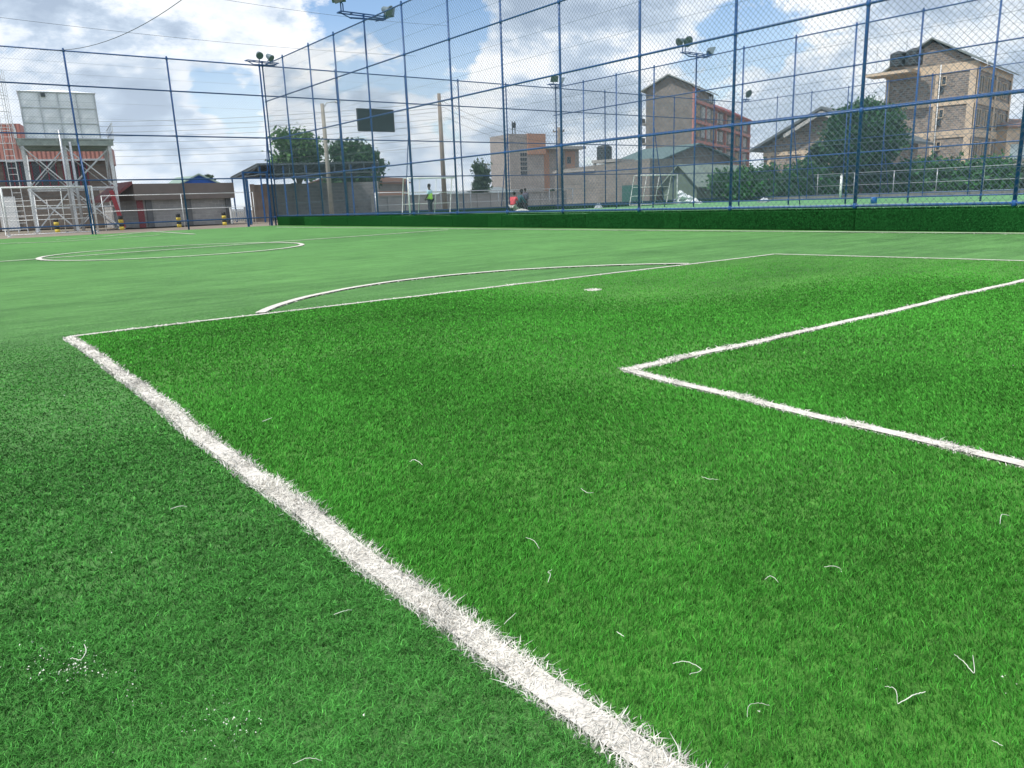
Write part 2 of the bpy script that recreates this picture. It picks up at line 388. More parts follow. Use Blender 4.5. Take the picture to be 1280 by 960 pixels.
# markings of pitch 2
WP2 = mat('white_line_far', (.7, .7, .68), .8, .2, 8)
for k, (a, b) in enumerate((((24.6 * K, U0), (25.2 * K, 28 * K)), ((14.2 * K, 28.2 * K), (25.2 * K, 28.5 * K)))):
    a = Vector(a); b = Vector(b); d = (b - a).normalized(); nn = Vector((-d.y, d.x)) * .07
    q = MB(); q.poly([(*(a - nn), ZP + .02), (*(b - nn), ZP + .02), (*(b + nn), ZP + .02), (*(a + nn), ZP + .02)], [(0, 1, 2, 3)]); struct(q.build('white_line', WP2))

# ------------------------------------------------------------------ turf blades
allp = np.array([[p.x, p.y, i, k] for i, w in enumerate(paths) for k, p in enumerate(w)])
segA = []; segB = []
for w in paths:
    for k in range(len(w) - 1): segA.append(w[k][:]); segB.append(w[k + 1][:])
segA = np.array(segA); segB = np.array(segB)
CFx, CFy = CF.x, CF.y; n_ = math.hypot(CFx, CFy); CFx /= n_; CFy /= n_
def on_line(P, wd=LW / 2, chunk=40000):
    out = np.zeros(len(P), bool); d = segB - segA; l2 = (d ** 2).sum(1)
    cell = {}
    # coarse grid lookup of segments
    cs = .5
    for i in range(len(segA)):
        m = (segA[i] + segB[i]) / 2
        for ox in (-1, 0, 1):
            for oy in (-1, 0, 1): cell.setdefault((int(m[0] // cs) + ox, int(m[1] // cs) + oy), []).append(i)
    key = np.floor(P / cs).astype(int); code = key[:, 0] * 100003 + key[:, 1]
    order = np.argsort(code); cs_, st = np.unique(code[order], return_index=True); st = list(st) + [len(P)]
    for j in range(len(cs_)):
        ids = order[st[j]:st[j + 1]]; kk = tuple(key[ids[0]])
        sg = cell.get(kk)
        if not sg: continue
        sg = np.array(sg); p = P[ids][:, None, :]; a = segA[sg][None]; dd = d[sg][None]
        t = np.clip(((p - a) * dd).sum(2) / l2[sg][None], 0, 1)
        dist = np.sqrt(((a + dd * t[..., None] - p) ** 2).sum(2)).min(1)
        out[ids] = dist < wd
    return out
def vnoise(P, scale, seed):
    r = np.random.default_rng(seed); T = r.random((64, 64)); q = P * scale; i = np.floor(q).astype(int); f = q - i; f = f * f * (3 - 2 * f)
    g = lambda a, b: T[a % 64, b % 64]
    return (g(i[:, 0], i[:, 1]) * (1 - f[:, 0]) + g(i[:, 0] + 1, i[:, 1]) * f[:, 0]) * (1 - f[:, 1]) + (g(i[:, 0], i[:, 1] + 1) * (1 - f[:, 0]) + g(i[:, 0] + 1, i[:, 1] + 1) * f[:, 0]) * f[:, 1]
def inbox(P):
    # inside the bright penalty box: to the right of A side, nearer than the front line
    def side(a, b, P): return (b.x - a.x) * (P[:, 1] - a.y) - (b.y - a.y) * (P[:, 0] - a.x)
    s1 = side(A_, Am, P); s1b = side(Am, A2, P); s2 = side(A_, B_, P); s3 = side(B_, B2, P)
    left = np.where(P[:, 1] > Am.y, s1 > 0, s1b > 0)
    return left & (s2 < 0) & (s3 < 0)
ZONES = [(.3, 1.7, 130000), (1.7, 3.2, 60000), (3.2, 6, 21000), (6, 10, 8000), (10, 17, 2600)]
DMUL = 1.0
def scatter(r0, r1, dens):
    R = r1 * 1.3; lat = .74 * R + .5
    N = int((R * 2 * lat) * dens * DMUL)
    d = rng.random(N) * R; l = (rng.random(N) * 2 - 1) * lat
    ok = (np.abs(l) < .72 * d + .45) & (d > .3)
    r = np.hypot(d, l) * (1 + .2 * (rng.random(N) - .5) + .12 * np.sin(np.arctan2(l, d) * 9)); ok &= (r >= r0) & (r < r1); d, l = d[ok], l[ok]
    P = np.stack([CFx * d + CFy * l, CFy * d - CFx * l], 1)
    ok = (P[:, 0] < VF1 - .03) & (P[:, 1] < UL - .12) & (P[:, 0] > -21.9 * K)
    return P[ok], r[(r >= 0)][:0]
def blades(P, h, w, lean, leandir, curl, tint, base_z=0.0, tri=False):
    """curved tapered ribbons: 5 verts, quad + tri"""
    n = len(P); th = rng.random(n) * 2 * PI                 # facing
    sx, sy = np.cos(th) * w / 2, np.sin(th) * w / 2
    ld = leandir; lx, ly = np.cos(ld) * lean * h, np.sin(ld) * lean * h
    z1 = h * .55; co = np.empty((n, 5, 3))
    bx, by = P[:, 0], P[:, 1]
    co[:, 0] = np.stack([bx - sx, by - sy, np.full(n, base_z)], 1); co[:, 1] = np.stack([bx + sx, by + sy, np.full(n, base_z)], 1)
    if tri:
        co = np.empty((n, 3, 3)); co[:, 0] = np.stack([bx - sx, by - sy, np.zeros(n)], 1); co[:, 1] = np.stack([bx + sx, by + sy, np.zeros(n)], 1)
        co[:, 2] = np.stack([bx + lx, by + ly, h * (1 - .25 * lean)], 1)
        return co.reshape(-1, 3), [np.zeros((0, 4), int), (np.arange(n) * 3)[:, None] + np.array([[0, 1, 2]])], np.repeat(tint, 3)
    mx, my = bx + lx * .35, by + ly * .35
    co[:, 2] = np.stack([mx + sx * .85, my + sy * .85, base_z + z1], 1); co[:, 3] = np.stack([mx - sx * .85, my - sy * .85, base_z + z1], 1)
    cd = ld + curl
    co[:, 4] = np.stack([mx + np.cos(cd) * lean * h * .9, my + np.sin(cd) * lean * h * .9, base_z + h * (1 - .25 * lean)], 1)
    t = np.repeat(tint[:, None], 5, 1); b = (np.arange(n) * 5)[:, None]
    return co.reshape(-1, 3), [b + np.array([[0, 1, 2, 3]]), b + np.array([[3, 2, 4]])], t.ravel()
def merge(parts):
    co = np.concatenate([p[0] for p in parts]); off = np.cumsum([0] + [len(p[0]) for p in parts[:-1]])
    q = np.concatenate([p[1][0] + o for p, o in zip(parts, off)]); t = np.concatenate([p[1][1] + o for p, o in zip(parts, off)])
    return co, [q, t], np.concatenate([p[2] for p in parts])
BOX, OUT, WH = [], [], []
for (r0, r1, dens) in ZONES:
    P, _ = scatter(r0, r1, dens)
    # clump points into tufts
    P = P + (np.stack([vnoise(P, 38, 1) - .5, vnoise(P, 38, 2) - .5], 1)) * .012 * (1 if r1 < 8 else 0)
    r = np.hypot(P[:, 0], P[:, 1]); online = on_line(P, LW / 2 * (1.0 if r1 < 8 else 1.02))
    ib = inbox(P) & ~online; ob = ~ib & ~online
    wmin = np.maximum(.0011, r * .85 / 762); fade = np.where(ib, np.clip((15 - r) / 10, .10, 1), np.clip((7 - r) / 5.2, .05, 1))
    for sel, dst, box in ((ib, BOX, True), (ob, OUT, False)):
        if box: sel = sel & (rng.random(len(P)) < .62)
        if not box: sel = sel & (rng.random(len(P)) < np.clip((8.5 - r) / 6.8, 0, 1))
        else: sel = sel & (rng.random(len(P)) < np.clip((16 - r) / 9, 0, 1))
        Q = P[sel]; n = len(Q)
        if n == 0: continue
        rr = r[sel]; w = wmin[sel] * (.8 + .5 * rng.random(n))
        big = vnoise(Q, 1.3, 5) + .5 * vnoise(Q, 4.1, 6) + .35 * vnoise(Q * np.array([.6, 3.2]), 2.0, 9)
        big = (big - .92)
        fine = vnoise(Q, 24, 8) - .5
        if box:
            h = fade[sel] * (.013 + .007 * rng.random(n)) * (1 + .18 * big) * (1 + .25 * fine)
            lean = .30 + .45 * rng.random(n); ld = .9 + 1.2 * rng.normal(size=n) * .55 + 1.5 * (vnoise(Q, 1.1, 11) - .5)
            tint = np.clip(.95 + .46 * rng.normal(size=n) + .42 * big + .3 * fine, .35, 2)
        else:
            h = fade[sel] * (.007 + .006 * rng.random(n)) * (1 + .2 * big) * (1 + .3 * fine)
            lean = .45 + .85 * rng.random(n); ld = rng.random(n) * 2 * PI
            tint = np.clip(.95 + .46 * rng.normal(size=n) + .42 * big + .4 * fine, .2, 2.4)
        # occasional pale / bleached blades
        pale = rng.random(n) < .02; tint[pale] *= 1.6
        dst.append(blades(Q, h, w, lean, ld, rng.normal(size=n) * .9, tint, tri=(r0 >= 6)))
# white fibres on the lines: scatter along the lines
Wd = []
for i, w in enumerate(paths):
    for k in range(len(w) - 1):
        a, b = w[k], w[k + 1]; ln = (b - a).length; r = ((a + b) / 2).length
        if r > 48: continue
        dens = 62000 if r < 2.2 else 36000 if r < 4 else 14000 if r < 8 else 4500 if r < 15 else 1800
        LW_ = LWS[i]; m = max(1, int(ln * LW_ * dens)); t = rng.random(m); s = (rng.random(m) - .5 + .07 * rng.normal(size=m)) * LW_
        d = (b - a) / ln; Wd.append(np.stack([a.x + (b.x - a.x) * t - d.y * s, a.y + (b.y - a.y) * t + d.x * s], 1))
tt = rng.random(500) * 2 * PI; rr_ = np.sqrt(rng.random(500)) * .07
Wd.append(np.stack([sp_.x + np.cos(tt) * rr_, sp_.y + np.sin(tt) * rr_], 1))
Q = np.concatenate(Wd); n = len(Q); r = np.hypot(Q[:, 0], Q[:, 1])
h = (.0125 + .007 * rng.random(n)) * np.where(rng.random(n) < .04, 1.5, 1.0) * np.clip((13 - r) / 9, .3, 1)
tuft = vnoise(Q, 9, 21) - .5; h *= 1 + .6 * tuft
WHc = blades(Q, h, np.maximum(.0022, r * 1.1 / 762) * (.8 + .5 * rng.random(n)), .5 + .7 * rng.random(n), rng.random(n) * 2 * PI, rng.normal(size=n) * .7,
             np.clip(.90 + .24 * rng.normal(size=n) + .5 * (vnoise(Q, 7, 23) - .5), .35, 1.12))
GB = mat('bright_turf_fibre', (.060, .262, .034), .55, .12, 1.2, tint=True, transl=.20, spec=.06)
GO = mat('dull_turf_fibre', (.066, .250, .046), .55, .14, .9, tint=True, transl=.15, spec=.12)
o = np_mesh('grass', *merge(BOX)[:2], GB, merge(BOX)[2]); tag(o, 'long bright green artificial turf filling the penalty box', 'grass', kind='stuff')
o = np_mesh('grass', *merge(OUT)[:2], GO, merge(OUT)[2]); tag(o, 'shorter dull green artificial turf outside the penalty box', 'grass', kind='stuff')
o = np_mesh('line_fibres', *WHc[:2], WHT, WHc[2]); tag(o, 'frayed white turf fibres along the pitch lines', 'turf fibres', kind='stuff')
print('blades', sum(len(b[0]) for b in BOX) // 5, sum(len(b[0]) for b in OUT) // 5, n)

# loose white strands lying on the turf
STR = mat('pale_strand', (.72, .74, .64), .5, .1, 9)
strands = [  # pixel polyline, thickness, label
    ([(841, 829), (858, 829), (877, 834), (862, 843)], 1.6, 'pale V-shaped strand lying on bright turf right of the thick line'),
    ([(1106, 858), (1119, 864), (1122, 876)], 1.2, 'thin curved strand tip beside the thick white shaving'),
    ([(1122, 880), (1140, 872), (1150, 864), (1157, 865)], 2.2, 'thick curved white shaving with a tan tip, near the bottom right'),
    ([(1193, 818), (1206, 831), (1218, 839), (1216, 819)], 1.4, 'V-shaped strand standing near the right edge'),
    ([(934, 897), (936, 885), (950, 876), (962, 882)], 1.0, 'thin arched green strand near the bottom centre right'),
    ([(1240, 925), (1253, 935)], 1.5, 'short straight white chip at the bottom right corner'),
    ([(685, 728), (688, 720), (685, 713), (690, 712)], 1.3, 'tiny hook-shaped curl above the thick line'),
    ([(105, 805), (108, 816), (101, 822), (90, 822)], 1.5, 'bent white strand at the lower left of the turf'),
    ([(417, 768), (428, 766), (440, 760)], 1.3, 'straight white strand left of the thick line'),
    ([(726, 610), (733, 617), (742, 614)], 1.1, 'short curved strand at the middle of the box'),
    ([(512, 577), (519, 576), (528, 580)], 1.2, 'flat white strand right of the thick line, upper part'),
    ([(956, 724), (964, 722), (973, 726)], 1.1, 'short white strand at the right middle of the box'),
    ([(1030, 709), (1042, 709), (1052, 710)], 1.1, 'straight thin strand right of the box middle'),
    ([(213, 637), (224, 634), (234, 632)], 1.2, 'pale strand on the dull turf at the left'),
    ([(1250, 655), (1252, 645), (1262, 643)], 1.1, 'small angular strand at the right edge'),
    ([(877, 296 + 300), (886, 600), (898, 598)], 1.0, 'faint strand below the goal box corner line'),
    ([(328, 527), (340, 523)], 1.3, 'tiny straight strand above the thick line'),
    ([(771, 790), (780, 798)], 1.8, 'tiny white chip in the centre of the lower box'),
    ([(366, 955), (385, 950), (402, 948)], 1.2, 'pale strand at the bottom edge left of the thick line'),
    ([(657, 672), (668, 678), (674, 684)], 1.0, 'fine bent strand above the line in mid box'),
    ([(630, 750 + 30), (645, 768)], 1.3, 'stiff pale strand sticking out of the thick line edge'),
]
for pts, th, lab in strands:
    P3 = []
    for k, (x, y) in enumerate(pts):
        p = gnd(x, y, .017); P3.append(p + Vector((0, 0, .004 * math.sin(k * 2.1))))
    sm = []
    for k in range(len(P3) - 1):
        a_, b_, c_, d_ = P3[max(k - 1, 0)], P3[k], P3[k + 1], P3[min(k + 2, len(P3) - 1)]
        for j in range(6):
            t = j / 6; sm.append(.5 * ((2 * b_) + (c_ - a_) * t + (2 * a_ - 5 * b_ + 4 * c_ - d_) * t * t + (3 * b_ - a_ - 3 * c_ + d_) * t ** 3) + Vector((0, 0, random.uniform(-.001, .001))))
    sm.append(P3[-1]); r_ = th * .00036 * max(.6, (P3[0].length))
    q = MB(); q.tube(sm, [r_ * (.6 + .4 * math.sin(PI * min(1, (i + 1) / len(sm)))) for i in range(len(sm))], 5)
    tag(q.build('turf_strand', STR, smooth=True), lab, 'turf strand', 'loose strands lying on the turf')
# lint specks
co = []; fc = []
q = MB()
def specks(n, f):
    for _ in range(n):
        x, y = f(); p = gnd(x, y, .012); s = random.uniform(.0005, .0016) * max(1, p.length * .42)
        q.poly([p + Vector((random.uniform(-1, 1), random.uniform(-1, 1), random.uniform(-.6, .9))) * s * 1.5 for _k in range(4)], [(0, 1, 2), (0, 2, 3), (0, 3, 1), (1, 3, 2)])
specks(150, lambda: (random.gauss(85, 28), random.gauss(830, 14)))
specks(70, lambda: (random.gauss(280, 30), random.gauss(905, 18)))
specks(14, lambda: (random.gauss(160, 10), random.gauss(865, 8)))
specks(50, lambda: (random.uniform(0, 1280), random.uniform(350, 955)))
specks(8, lambda: (random.gauss(1255, 8), random.gauss(850, 8)))
tag(q.build('lint', STR), 'scattered white lint and plastic crumbs on the turf', 'lint', kind='stuff')

# ------------------------------------------------------------------ turf covered kerb under the near fence
kerb = thing('turf_kerb', 'low kerb wall clad in dark green turf under the nearest blue fence', 'kerb', (VF1, 0, 0))
KH = .325 * K
def kerb_mat():
    m = bpy.data.materials.new('kerb_turf'); m.use_nodes = True; t = m.node_tree; L = t.links.new
    b = t.nodes['Principled BSDF']; b.inputs['Roughness'].default_value = .85; b.inputs['Specular IOR Level'].default_value = .08
    tc = nd(t, 'ShaderNodeTexCoord')
    n = nd(t, 'ShaderNodeTexNoise'); n.inputs['Scale'].default_value = 28; n.inputs['Detail'].default_value = 6; n.inputs['Roughness'].default_value = .75; L(tc.outputs['Object'], n.inputs[0])
    v = nd(t, 'ShaderNodeTexNoise', noise_dimensions='1D'); v.inputs['Scale'].default_value = .45; v.inputs['Detail'].default_value = 1
    sp = nd(t, 'ShaderNodeSeparateXYZ'); L(tc.outputs['Object'], sp.inputs[0]); L(mathn(t, 'SNAP', sp.outputs[1], 1.7), v.inputs['W'])
    f = mathn(t, 'ADD', mathn(t, 'MULTIPLY', n.outputs[0], .9), mathn(t, 'MULTIPLY', v.outputs[0], .5))
    mr = nd(t, 'ShaderNodeMapRange'); L(f, mr.inputs[0]); mr.inputs[1].default_value = .45; mr.inputs[2].default_value = .95
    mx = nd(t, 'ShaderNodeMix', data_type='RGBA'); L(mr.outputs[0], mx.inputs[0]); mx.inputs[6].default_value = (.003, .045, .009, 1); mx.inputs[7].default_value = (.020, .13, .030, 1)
    L(mx.outputs[2], b.inputs['Base Color'])
    bp = nd(t, 'ShaderNodeBump'); bp.inputs['Distance'].default_value = .04; L(n.outputs[0], bp.inputs['Height']); L(bp.outputs[0], b.inputs['Normal'])
    return m
KM = kerb_mat()
_y = U0
while _y < UL - .06:
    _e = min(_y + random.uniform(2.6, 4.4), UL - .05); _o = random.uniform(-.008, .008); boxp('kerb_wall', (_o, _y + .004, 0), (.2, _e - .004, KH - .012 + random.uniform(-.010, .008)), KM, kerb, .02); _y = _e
# fibre fringe on front and top
n = 70000; Y = U0 + rng.random(n) * (UL - U0 - .1); top = rng.random(n) < .35
X = np.where(top, rng.random(n) * .2, 0.0); Z = np.where(top, KH - .01, rng.random(n) * KH)
ln_ = .03 + .02 * rng.random(n); dx = np.where(top, -.2 + .5 * rng.normal(size=n), -1.0) * ln_ * .55; dz = np.where(top, 1.0, -.35 + .5 * rng.normal(size=n)) * ln_
dy = rng.normal(size=n) * .35 * ln_; wd_ = .0035 + .004 * rng.random(n)
co = np.empty((n, 3, 3)); co[:, 0] = np.stack([X, Y - wd_, Z], 1); co[:, 1] = np.stack([X, Y + wd_, Z], 1); co[:, 2] = np.stack([X + dx, Y + dy, Z + dz], 1)
kt = np.repeat(np.clip(.8 + .35 * rng.normal(size=n) + .5 * (vnoise(np.stack([Y, Y * 0], 1), .6, 3) - .5), .3, 1.8), 3)
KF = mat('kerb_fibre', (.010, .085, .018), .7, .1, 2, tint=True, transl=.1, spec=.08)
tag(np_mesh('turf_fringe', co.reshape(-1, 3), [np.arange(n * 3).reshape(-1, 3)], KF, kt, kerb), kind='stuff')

# ------------------------------------------------------------------ fences
def wires(along, fixed, a0, a1, z0, z1, sp, r, parent, m, name='chain_link_mesh'):
    """diamond mesh in a vertical plane; along 'x' or 'y' """
    q = []
    h = z1 - z0
    for sgn in (1, -1):
        c = a0 - h if sgn == 1 else a0
        c_end = a1 if sgn == 1 else a1 + h
        while c < c_end:
            # a = c + sgn*(z - z0)
            lo, hi = 0.0, h
            if sgn == 1: lo = max(lo, a0 - c); hi = min(hi, a1 - c)
            else: lo = max(lo, c - a1); hi = min(hi, c - a0)
            if hi > lo:
                k = max(1, int((hi - lo) / .9)); t = np.linspace(lo, hi, k + 1)
                for i in range(k): q.append((c + sgn * t[i], z0 + t[i], c + sgn * t[i + 1], z0 + t[i + 1], sgn))
            c += sp
    q = np.array(q); n = len(q); off = q[:, 4] * r
    co = np.empty((n, 6, 3)); d = .7071
    for e, (ia, iz) in enumerate(((0, 1), (2, 3))):
        for k in range(3):
            ang = 2 * PI * k / 3; pn = math.cos(ang) * r; pf = math.sin(ang) * r
            a = q[:, ia] - q[:, 4] * d * pn; z = q[:, iz] + d * pn; f = np.full(n, fixed) + pf + off
            co[:, e * 3 + k] = np.stack([a, f, z], 1) if along == 'x' else np.stack([f, a, z], 1)
    b = (np.arange(n) * 6)[:, None]
    fs = np.concatenate([b + np.array([[k, (k + 1) % 3, 3 + (k + 1) % 3, 3 + k]]) for k in range(3)])
    return np_mesh(name, co.reshape(-1, 3), [fs], m, parent=parent)
def fence(name, label, along, fixed, a0, a1, posts, rails, base, top, pr, rr, m, wr=.0023, sp=.115, stays=(), strain=True, wm=None, zbase=0):
    t = thing(name, label, 'fence', (fixed, 0, 0) if along == 'y' else (0, fixed, 0))
    def P(a, z, f=0): return (a, f, z) if along == 'x' else (f, a, z)
    for a in posts:
        q = MB(); q.tube([P(a, base), P(a, top + .06)], pr, 10); q.lathe([(pr * 1.15, 0), (pr * .6, .05)], P(a, top + .05), 10)
        for z in rails: q.lathe([(pr * 1.12, -.045), (pr * 1.3, -.04), (pr * 1.3, .04), (pr * 1.12, .045)], P(a, z), 10)
        q.build('post', m, t, True)
    for z in rails:
        q = MB(); q.tube([P(a0, z, -pr * .0), P(a1, z, -pr * .0)], rr, 8); q.build('rail', m, t, True)
    for a, side, zt, reach in stays:
        q = MB(); q.tube([P(a, zt, 0), P(a, base, side * reach)], pr * .7, 8); q.build('brace', m, t, True)
    wires(along, -.03, a0, a1, zbase, top, sp, wr, t, wm or WIRE)
    if strain:
        q = MB(); zs = sorted(rails)
        for i in range(len(zs) - 1):
            for j in (1, 2): z = zs[i] + (zs[i + 1] - zs[i]) * j / 3; q.tube([P(a0, z, -.035), P(a1, z, -.035)], .003, 4)
        q.build('strain_wire', WIRE, t)
    return t
k_ = lambda L_: [v * K for v in L_]
RZ = k_([1.798, 3.3, 4.746, 6.046])
F1P = k_([30.8, 28.75, 26.4, 24.4, 22.25, 20.0, 17.7, 15.474, 13.385, 11.04, 8.81, 6.455, 4.22, 2.0, -.2, -2.4])
_f1 = fence('blue_fence', 'nearest tall blue chain-link fence standing on the dark turf kerb', 'y', VF1 + .08, U0, UL, F1P, RZ + [KH + .06], KH - .02, FT, .031, .024, BLUE, wr=.0032, zbase=KH + .02)
LP = k_([-5, -1.5, 1.95, 4.99, 8.26, 11.65, 14.81, 18.08, 20.85, 23.6, 26.75, 30.19, 33, 35.71, 39.3, 42])
fence('blue_fence', 'tall blue chain-link end fence running behind the left goal to the far corner', 'x', UL, -7 * K, VF3, LP, k_([.33, 1.85, 3.38, 4.95, 6.05]), 0, FT, .036, .028, BLUE_D, wr=.0022,
      stays=[(LP[2], 1, 2.6, .5), (LP[3], -1, 3.6, .7), (LP[5], 1, 4.3, .8), (LP[7], 1, 4.3, .9), (LP[9], 1, 4.3, .9)], zbase=.1)
F2P = k_([28.6, 26.4, 24.1, 21.8, 19.5, 17.25, 14.96, 12.75, 10.5, 8.3, 6.1, 3.9, 1.6, -.6, -2.8])
fence('blue_fence', 'second tall blue chain-link fence, across the neighbouring pitch', 'y', VF2, U0, UL, F2P, k_([.3, 1.85, 3.3, 4.746, 6.046]), ZP, FT, .036, .027, BLUE_D, wr=.0022,
      stays=[(F2P[2], 1, 4.2, .9), (F2P[5], 1, 4.0, .9)], zbase=.2)
F3P = k_([28.29, 26.06, 23.85, 21.68, 19.4, 17.2, 15, 12.8, 10.6, 8.4, 6.2])
fence('blue_fence', 'farthest tall blue chain-link fence, in front of the hedges', 'y', VF3, U0, UL, F3P, k_([.3, 1.85, 3.3, 4.746, 6.046]), ZP, FT, .032, .024, BLUE_D, wr=.0022,
      stays=[(F3P[1], 1, 3.6, 1.2), (F3P[3], 1, 3.6, 1.2)], zbase=.2)

# floodlight brackets on the fence tops
LAMPG = mat('floodlight_glass', (.11, .14, .15), .25, .2, 9)
LAMPB = mat('floodlight_body', (.10, .15, .18), .45, .2, 5)
def floodlight(loc, lamps, half, rz, label, round_=False):
    t = thing('floodlight_bracket', label, 'floodlight', loc, rz, 'floodlights on the fence tops')
    q = MB()
    for y in (-.14, .14): q.bar((-half, y, .06), (half, y, .06), .035)
    for y in (-.14, .14): q.bar((-half * .55, y * .3, -.08), (half * .9, y * .6, -.02), .03)
    for x in (-half, -half / 2, 0, half / 2, half): q.bar((x, -.14, .06), (x, .14, .06), .03)
    q.bar((-half, 0, .06), (-half * .5, 0, -.1), .03); q.bar((half, 0, .06), (half * .5, 0, -.1), .03)
    q.bar((0, 0, -.12), (0, 0, .08), .05)
    q.build('bracket', BLUE_D, t)
    for (x, y, h, ax, az, s, rd) in lamps:
        q = MB(); q.tube([(x, y, .05), (x, y, h * .7), (x + .12 * math.cos(az), y + .12 * math.sin(az), h)], .022, 8)
        q.build('arm', BLUE_D, t)
        c = Vector((x + .16 * math.cos(az), y + .16 * math.sin(az), h + .05))
        d = Vector((math.cos(az) * math.cos(ax), math.sin(az) * math.cos(ax), -math.sin(ax)))
        q = MB()
        if rd:
            q.lathe([(.05, -.24), (.09, -.2), (.13, -.06), (s, .05), (s * 1.04, .07)], c, 16, d); b = q.build('lamp_body', LAMPB, t, True)
            q = MB(); q.lathe([(s * .96, .072), (s * .9, .085)], c, 16, d); q.build('lens', LAMPG, b)
        else:
            x_ = d.cross(Vector((0, 0, 1))).normalized(); y_ = x_.cross(d)
            def rect(k, hw, hh): return [c + d * k + x_ * hw * i + y_ * hh * j for i, j in ((-1, -1), (1, -1), (1, 1), (-1, 1))]
            A = rect(-.14, s * .5, s * .4); B = rect(.06, s * 1.15, s * .9)
            q.poly(A + B, [(3, 2, 1, 0), (4, 5, 6, 7), (0, 1, 5, 4), (1, 2, 6, 5), (2, 3, 7, 6), (3, 0, 4, 7)])
            b = q.build('lamp_body', LAMPB, t, bevel=.015)
            q = MB(); A = rect(.063, s * 1.05, s * .8); B = rect(.075, s * 1.05, s * .8)
            q.poly(A + B, [(3, 2, 1, 0), (4, 5, 6, 7), (0, 1, 5, 4), (1, 2, 6, 5), (2, 3, 7, 6), (3, 0, 4, 7)]); q.build('lens', LAMPG, b)
    return t
# corner lamp
floodlight((VF1 + .08, UL, FT + .1), [(-.12, 0, .26, .5, -1.9, .155, True), (.3, 0, .2, .6, -1.2, .155, True)], .75, .15, 'pair of round floodlights on the left corner post of the blue cage')
floodlight((VF1 + .08, F1P[4], FT + .12), [(-.80, .06, .50, .55, -2.4, .22, False), (-.80, -.1, .42, .35, 3.3, .17, False), (.8, 0, .2, .5, -.9, .22, True), (.95, .1, .25, .3, .5, .2, False)], .92, .0, 'large floodlight bracket high on the nearest fence, above the scoreboard')
floodlight((VF2, UL - .2, FT + .1), [(-.15, 0, .3, .5, -2.0, .2, False), (.3, 0, .26, .5, -.6, .2, False)], .5, 0, 'small pair of floodlights at the far corner between the neighbouring pitches')
floodlight((VF2, F2P[3], FT + .12), [(-1.0, 0, .45, .5, 3.0, .21, True), (-.7, .1, .5, .4, -1.8, .24, True), (.8, 0, .22, .5, -.3, .22, False)], 1.0, 0, 'floodlight bracket with three lamps in front of the tall pink apartment block')
floodlight((VF3, UL - .3, FT + .1), [(.1, 0, .4, .4, -1.8, .26, True)], .35, 0, 'single round floodlight on the farthest corner post')

# ------------------------------------------------------------------ goals
def goal(loc, rz, w, h, depth, label, r=.04, mid=True, group='football goals'):
    t = thing('goal', label, 'goal', loc, rz, group)
    for s in (-1, 1):
        q = MB(); q.tube([(s * w / 2, 0, 0), (s * w / 2, 0, h + .03)], r, 10); q.lathe([(.09, 0), (.09, .02)], (s * w / 2, 0, 0), 8); q.build('goalpost', WHITEP, t, True)
        q = MB(); q.tube([(s * w / 2, 0, h), (s * w / 2, depth * .55, h), (s * w / 2, depth, .06), (s * w / 2, 0, .06)], .022, 8); q.build('side_frame', WHITEP, t, True)
    q = MB(); q.tube([(-w / 2, 0, h), (w / 2, 0, h)], r, 10); q.build('crossbar', WHITEP, t, True)
    q = MB(); q.tube([(-w / 2, depth, .06), (w / 2, depth, .06)], .022, 8)
    q.tube([(-w / 2, depth * .55, h), (w / 2, depth * .55, h)], .02, 8)
    for z in (.33, .62): q.tube([(-w / 2, depth * (.55 + .45 * (1 - z)), z * h), (w / 2, depth * (.55 + .45 * (1 - z)), z * h)], .018, 6)
    if mid:
        for x in (-w * .17, w * .17): q.tube([(x, depth, .06), (x, depth * .55, h)], .018, 6)
    q.build('back_frame', WHITEP, t, True)
    return t
gl = gnd(12, 296.5); gr = gnd(123, 291)
dg = Vector((gr.x - gl.x, gr.y - gl.y, 0)); wg = dg.length
goal(((gl.x + gr.x) / 2, (gl.y + gr.y) / 2, 0), math.atan2(dg.y, dg.x), wg, 1.98, .75, 'white goal frame in front of the water tower')
ga = at(512, 268, UL / math.cos(.3)); 
def goal_px(x0, x1, yb, yt, Dd, label, z=ZP, yaw=None, depth=.8):
    a = col(x0, Dd); b = col(x1, Dd if yaw is None else yaw); d = b - a
    hh = hz((x0 + x1) / 2, yt, Dd) - z
    return goal(((a.x + b.x) / 2, (a.y + b.y) / 2, z), math.atan2(d.y, d.x), d.length, hh, depth, label, r=.04)
# goal of the neighbouring pitch stands just before the end fence
g1 = thing  # placeholder name kept local
a = Vector((15.9 * K, 29.7 * K)); 
def solve_x(px, Yv, z0=0):
    lo, hi = 0, 60 * K
    for _ in range(50):
        m = (lo + hi) / 2; v = Vector((m, Yv, z0)) - Vector((0, 0, H)); z = v.dot(CF); x = 640 + F0 * v.dot(CX) / z
        if x < px: lo = m
        else: hi = m
    return lo
def solve_y(px, Xv):
    lo, hi = 1, 60 * K
    for _ in range(50):
        m = (lo + hi) / 2; v = Vector((Xv, m, 0)) - Vector((0, 0, H)); z = v.dot(CF); x = 640 + F0 * v.dot(CX) / z
        if x > px: lo = m
        else: hi = m
    return lo
def depth_of(p): return (Vector(p) - Vector((0, 0, H))).dot(CF)
yg = 29.6 * K; xa, xb = solve_x(513, yg), solve_x(573, yg)
hg = hz(540, 222.5, depth_of(((xa + xb) / 2, yg, 1))) - ZP
goal(((xa + xb) / 2, yg, ZP), 0, xb - xa, hg, .8, 'white goal frame behind the man in the yellow vest', mid=True)
yg = 29.4 * K; xa, xb = solve_x(800, yg), solve_x(846, yg)
hg = hz(823, 219, depth_of(((xa + xb) / 2, yg, 1))) - ZP
goal(((xa + xb) / 2, yg, ZP), 0, xb - xa, hg, .9, 'white goal frame before the green-roofed house', mid=True)

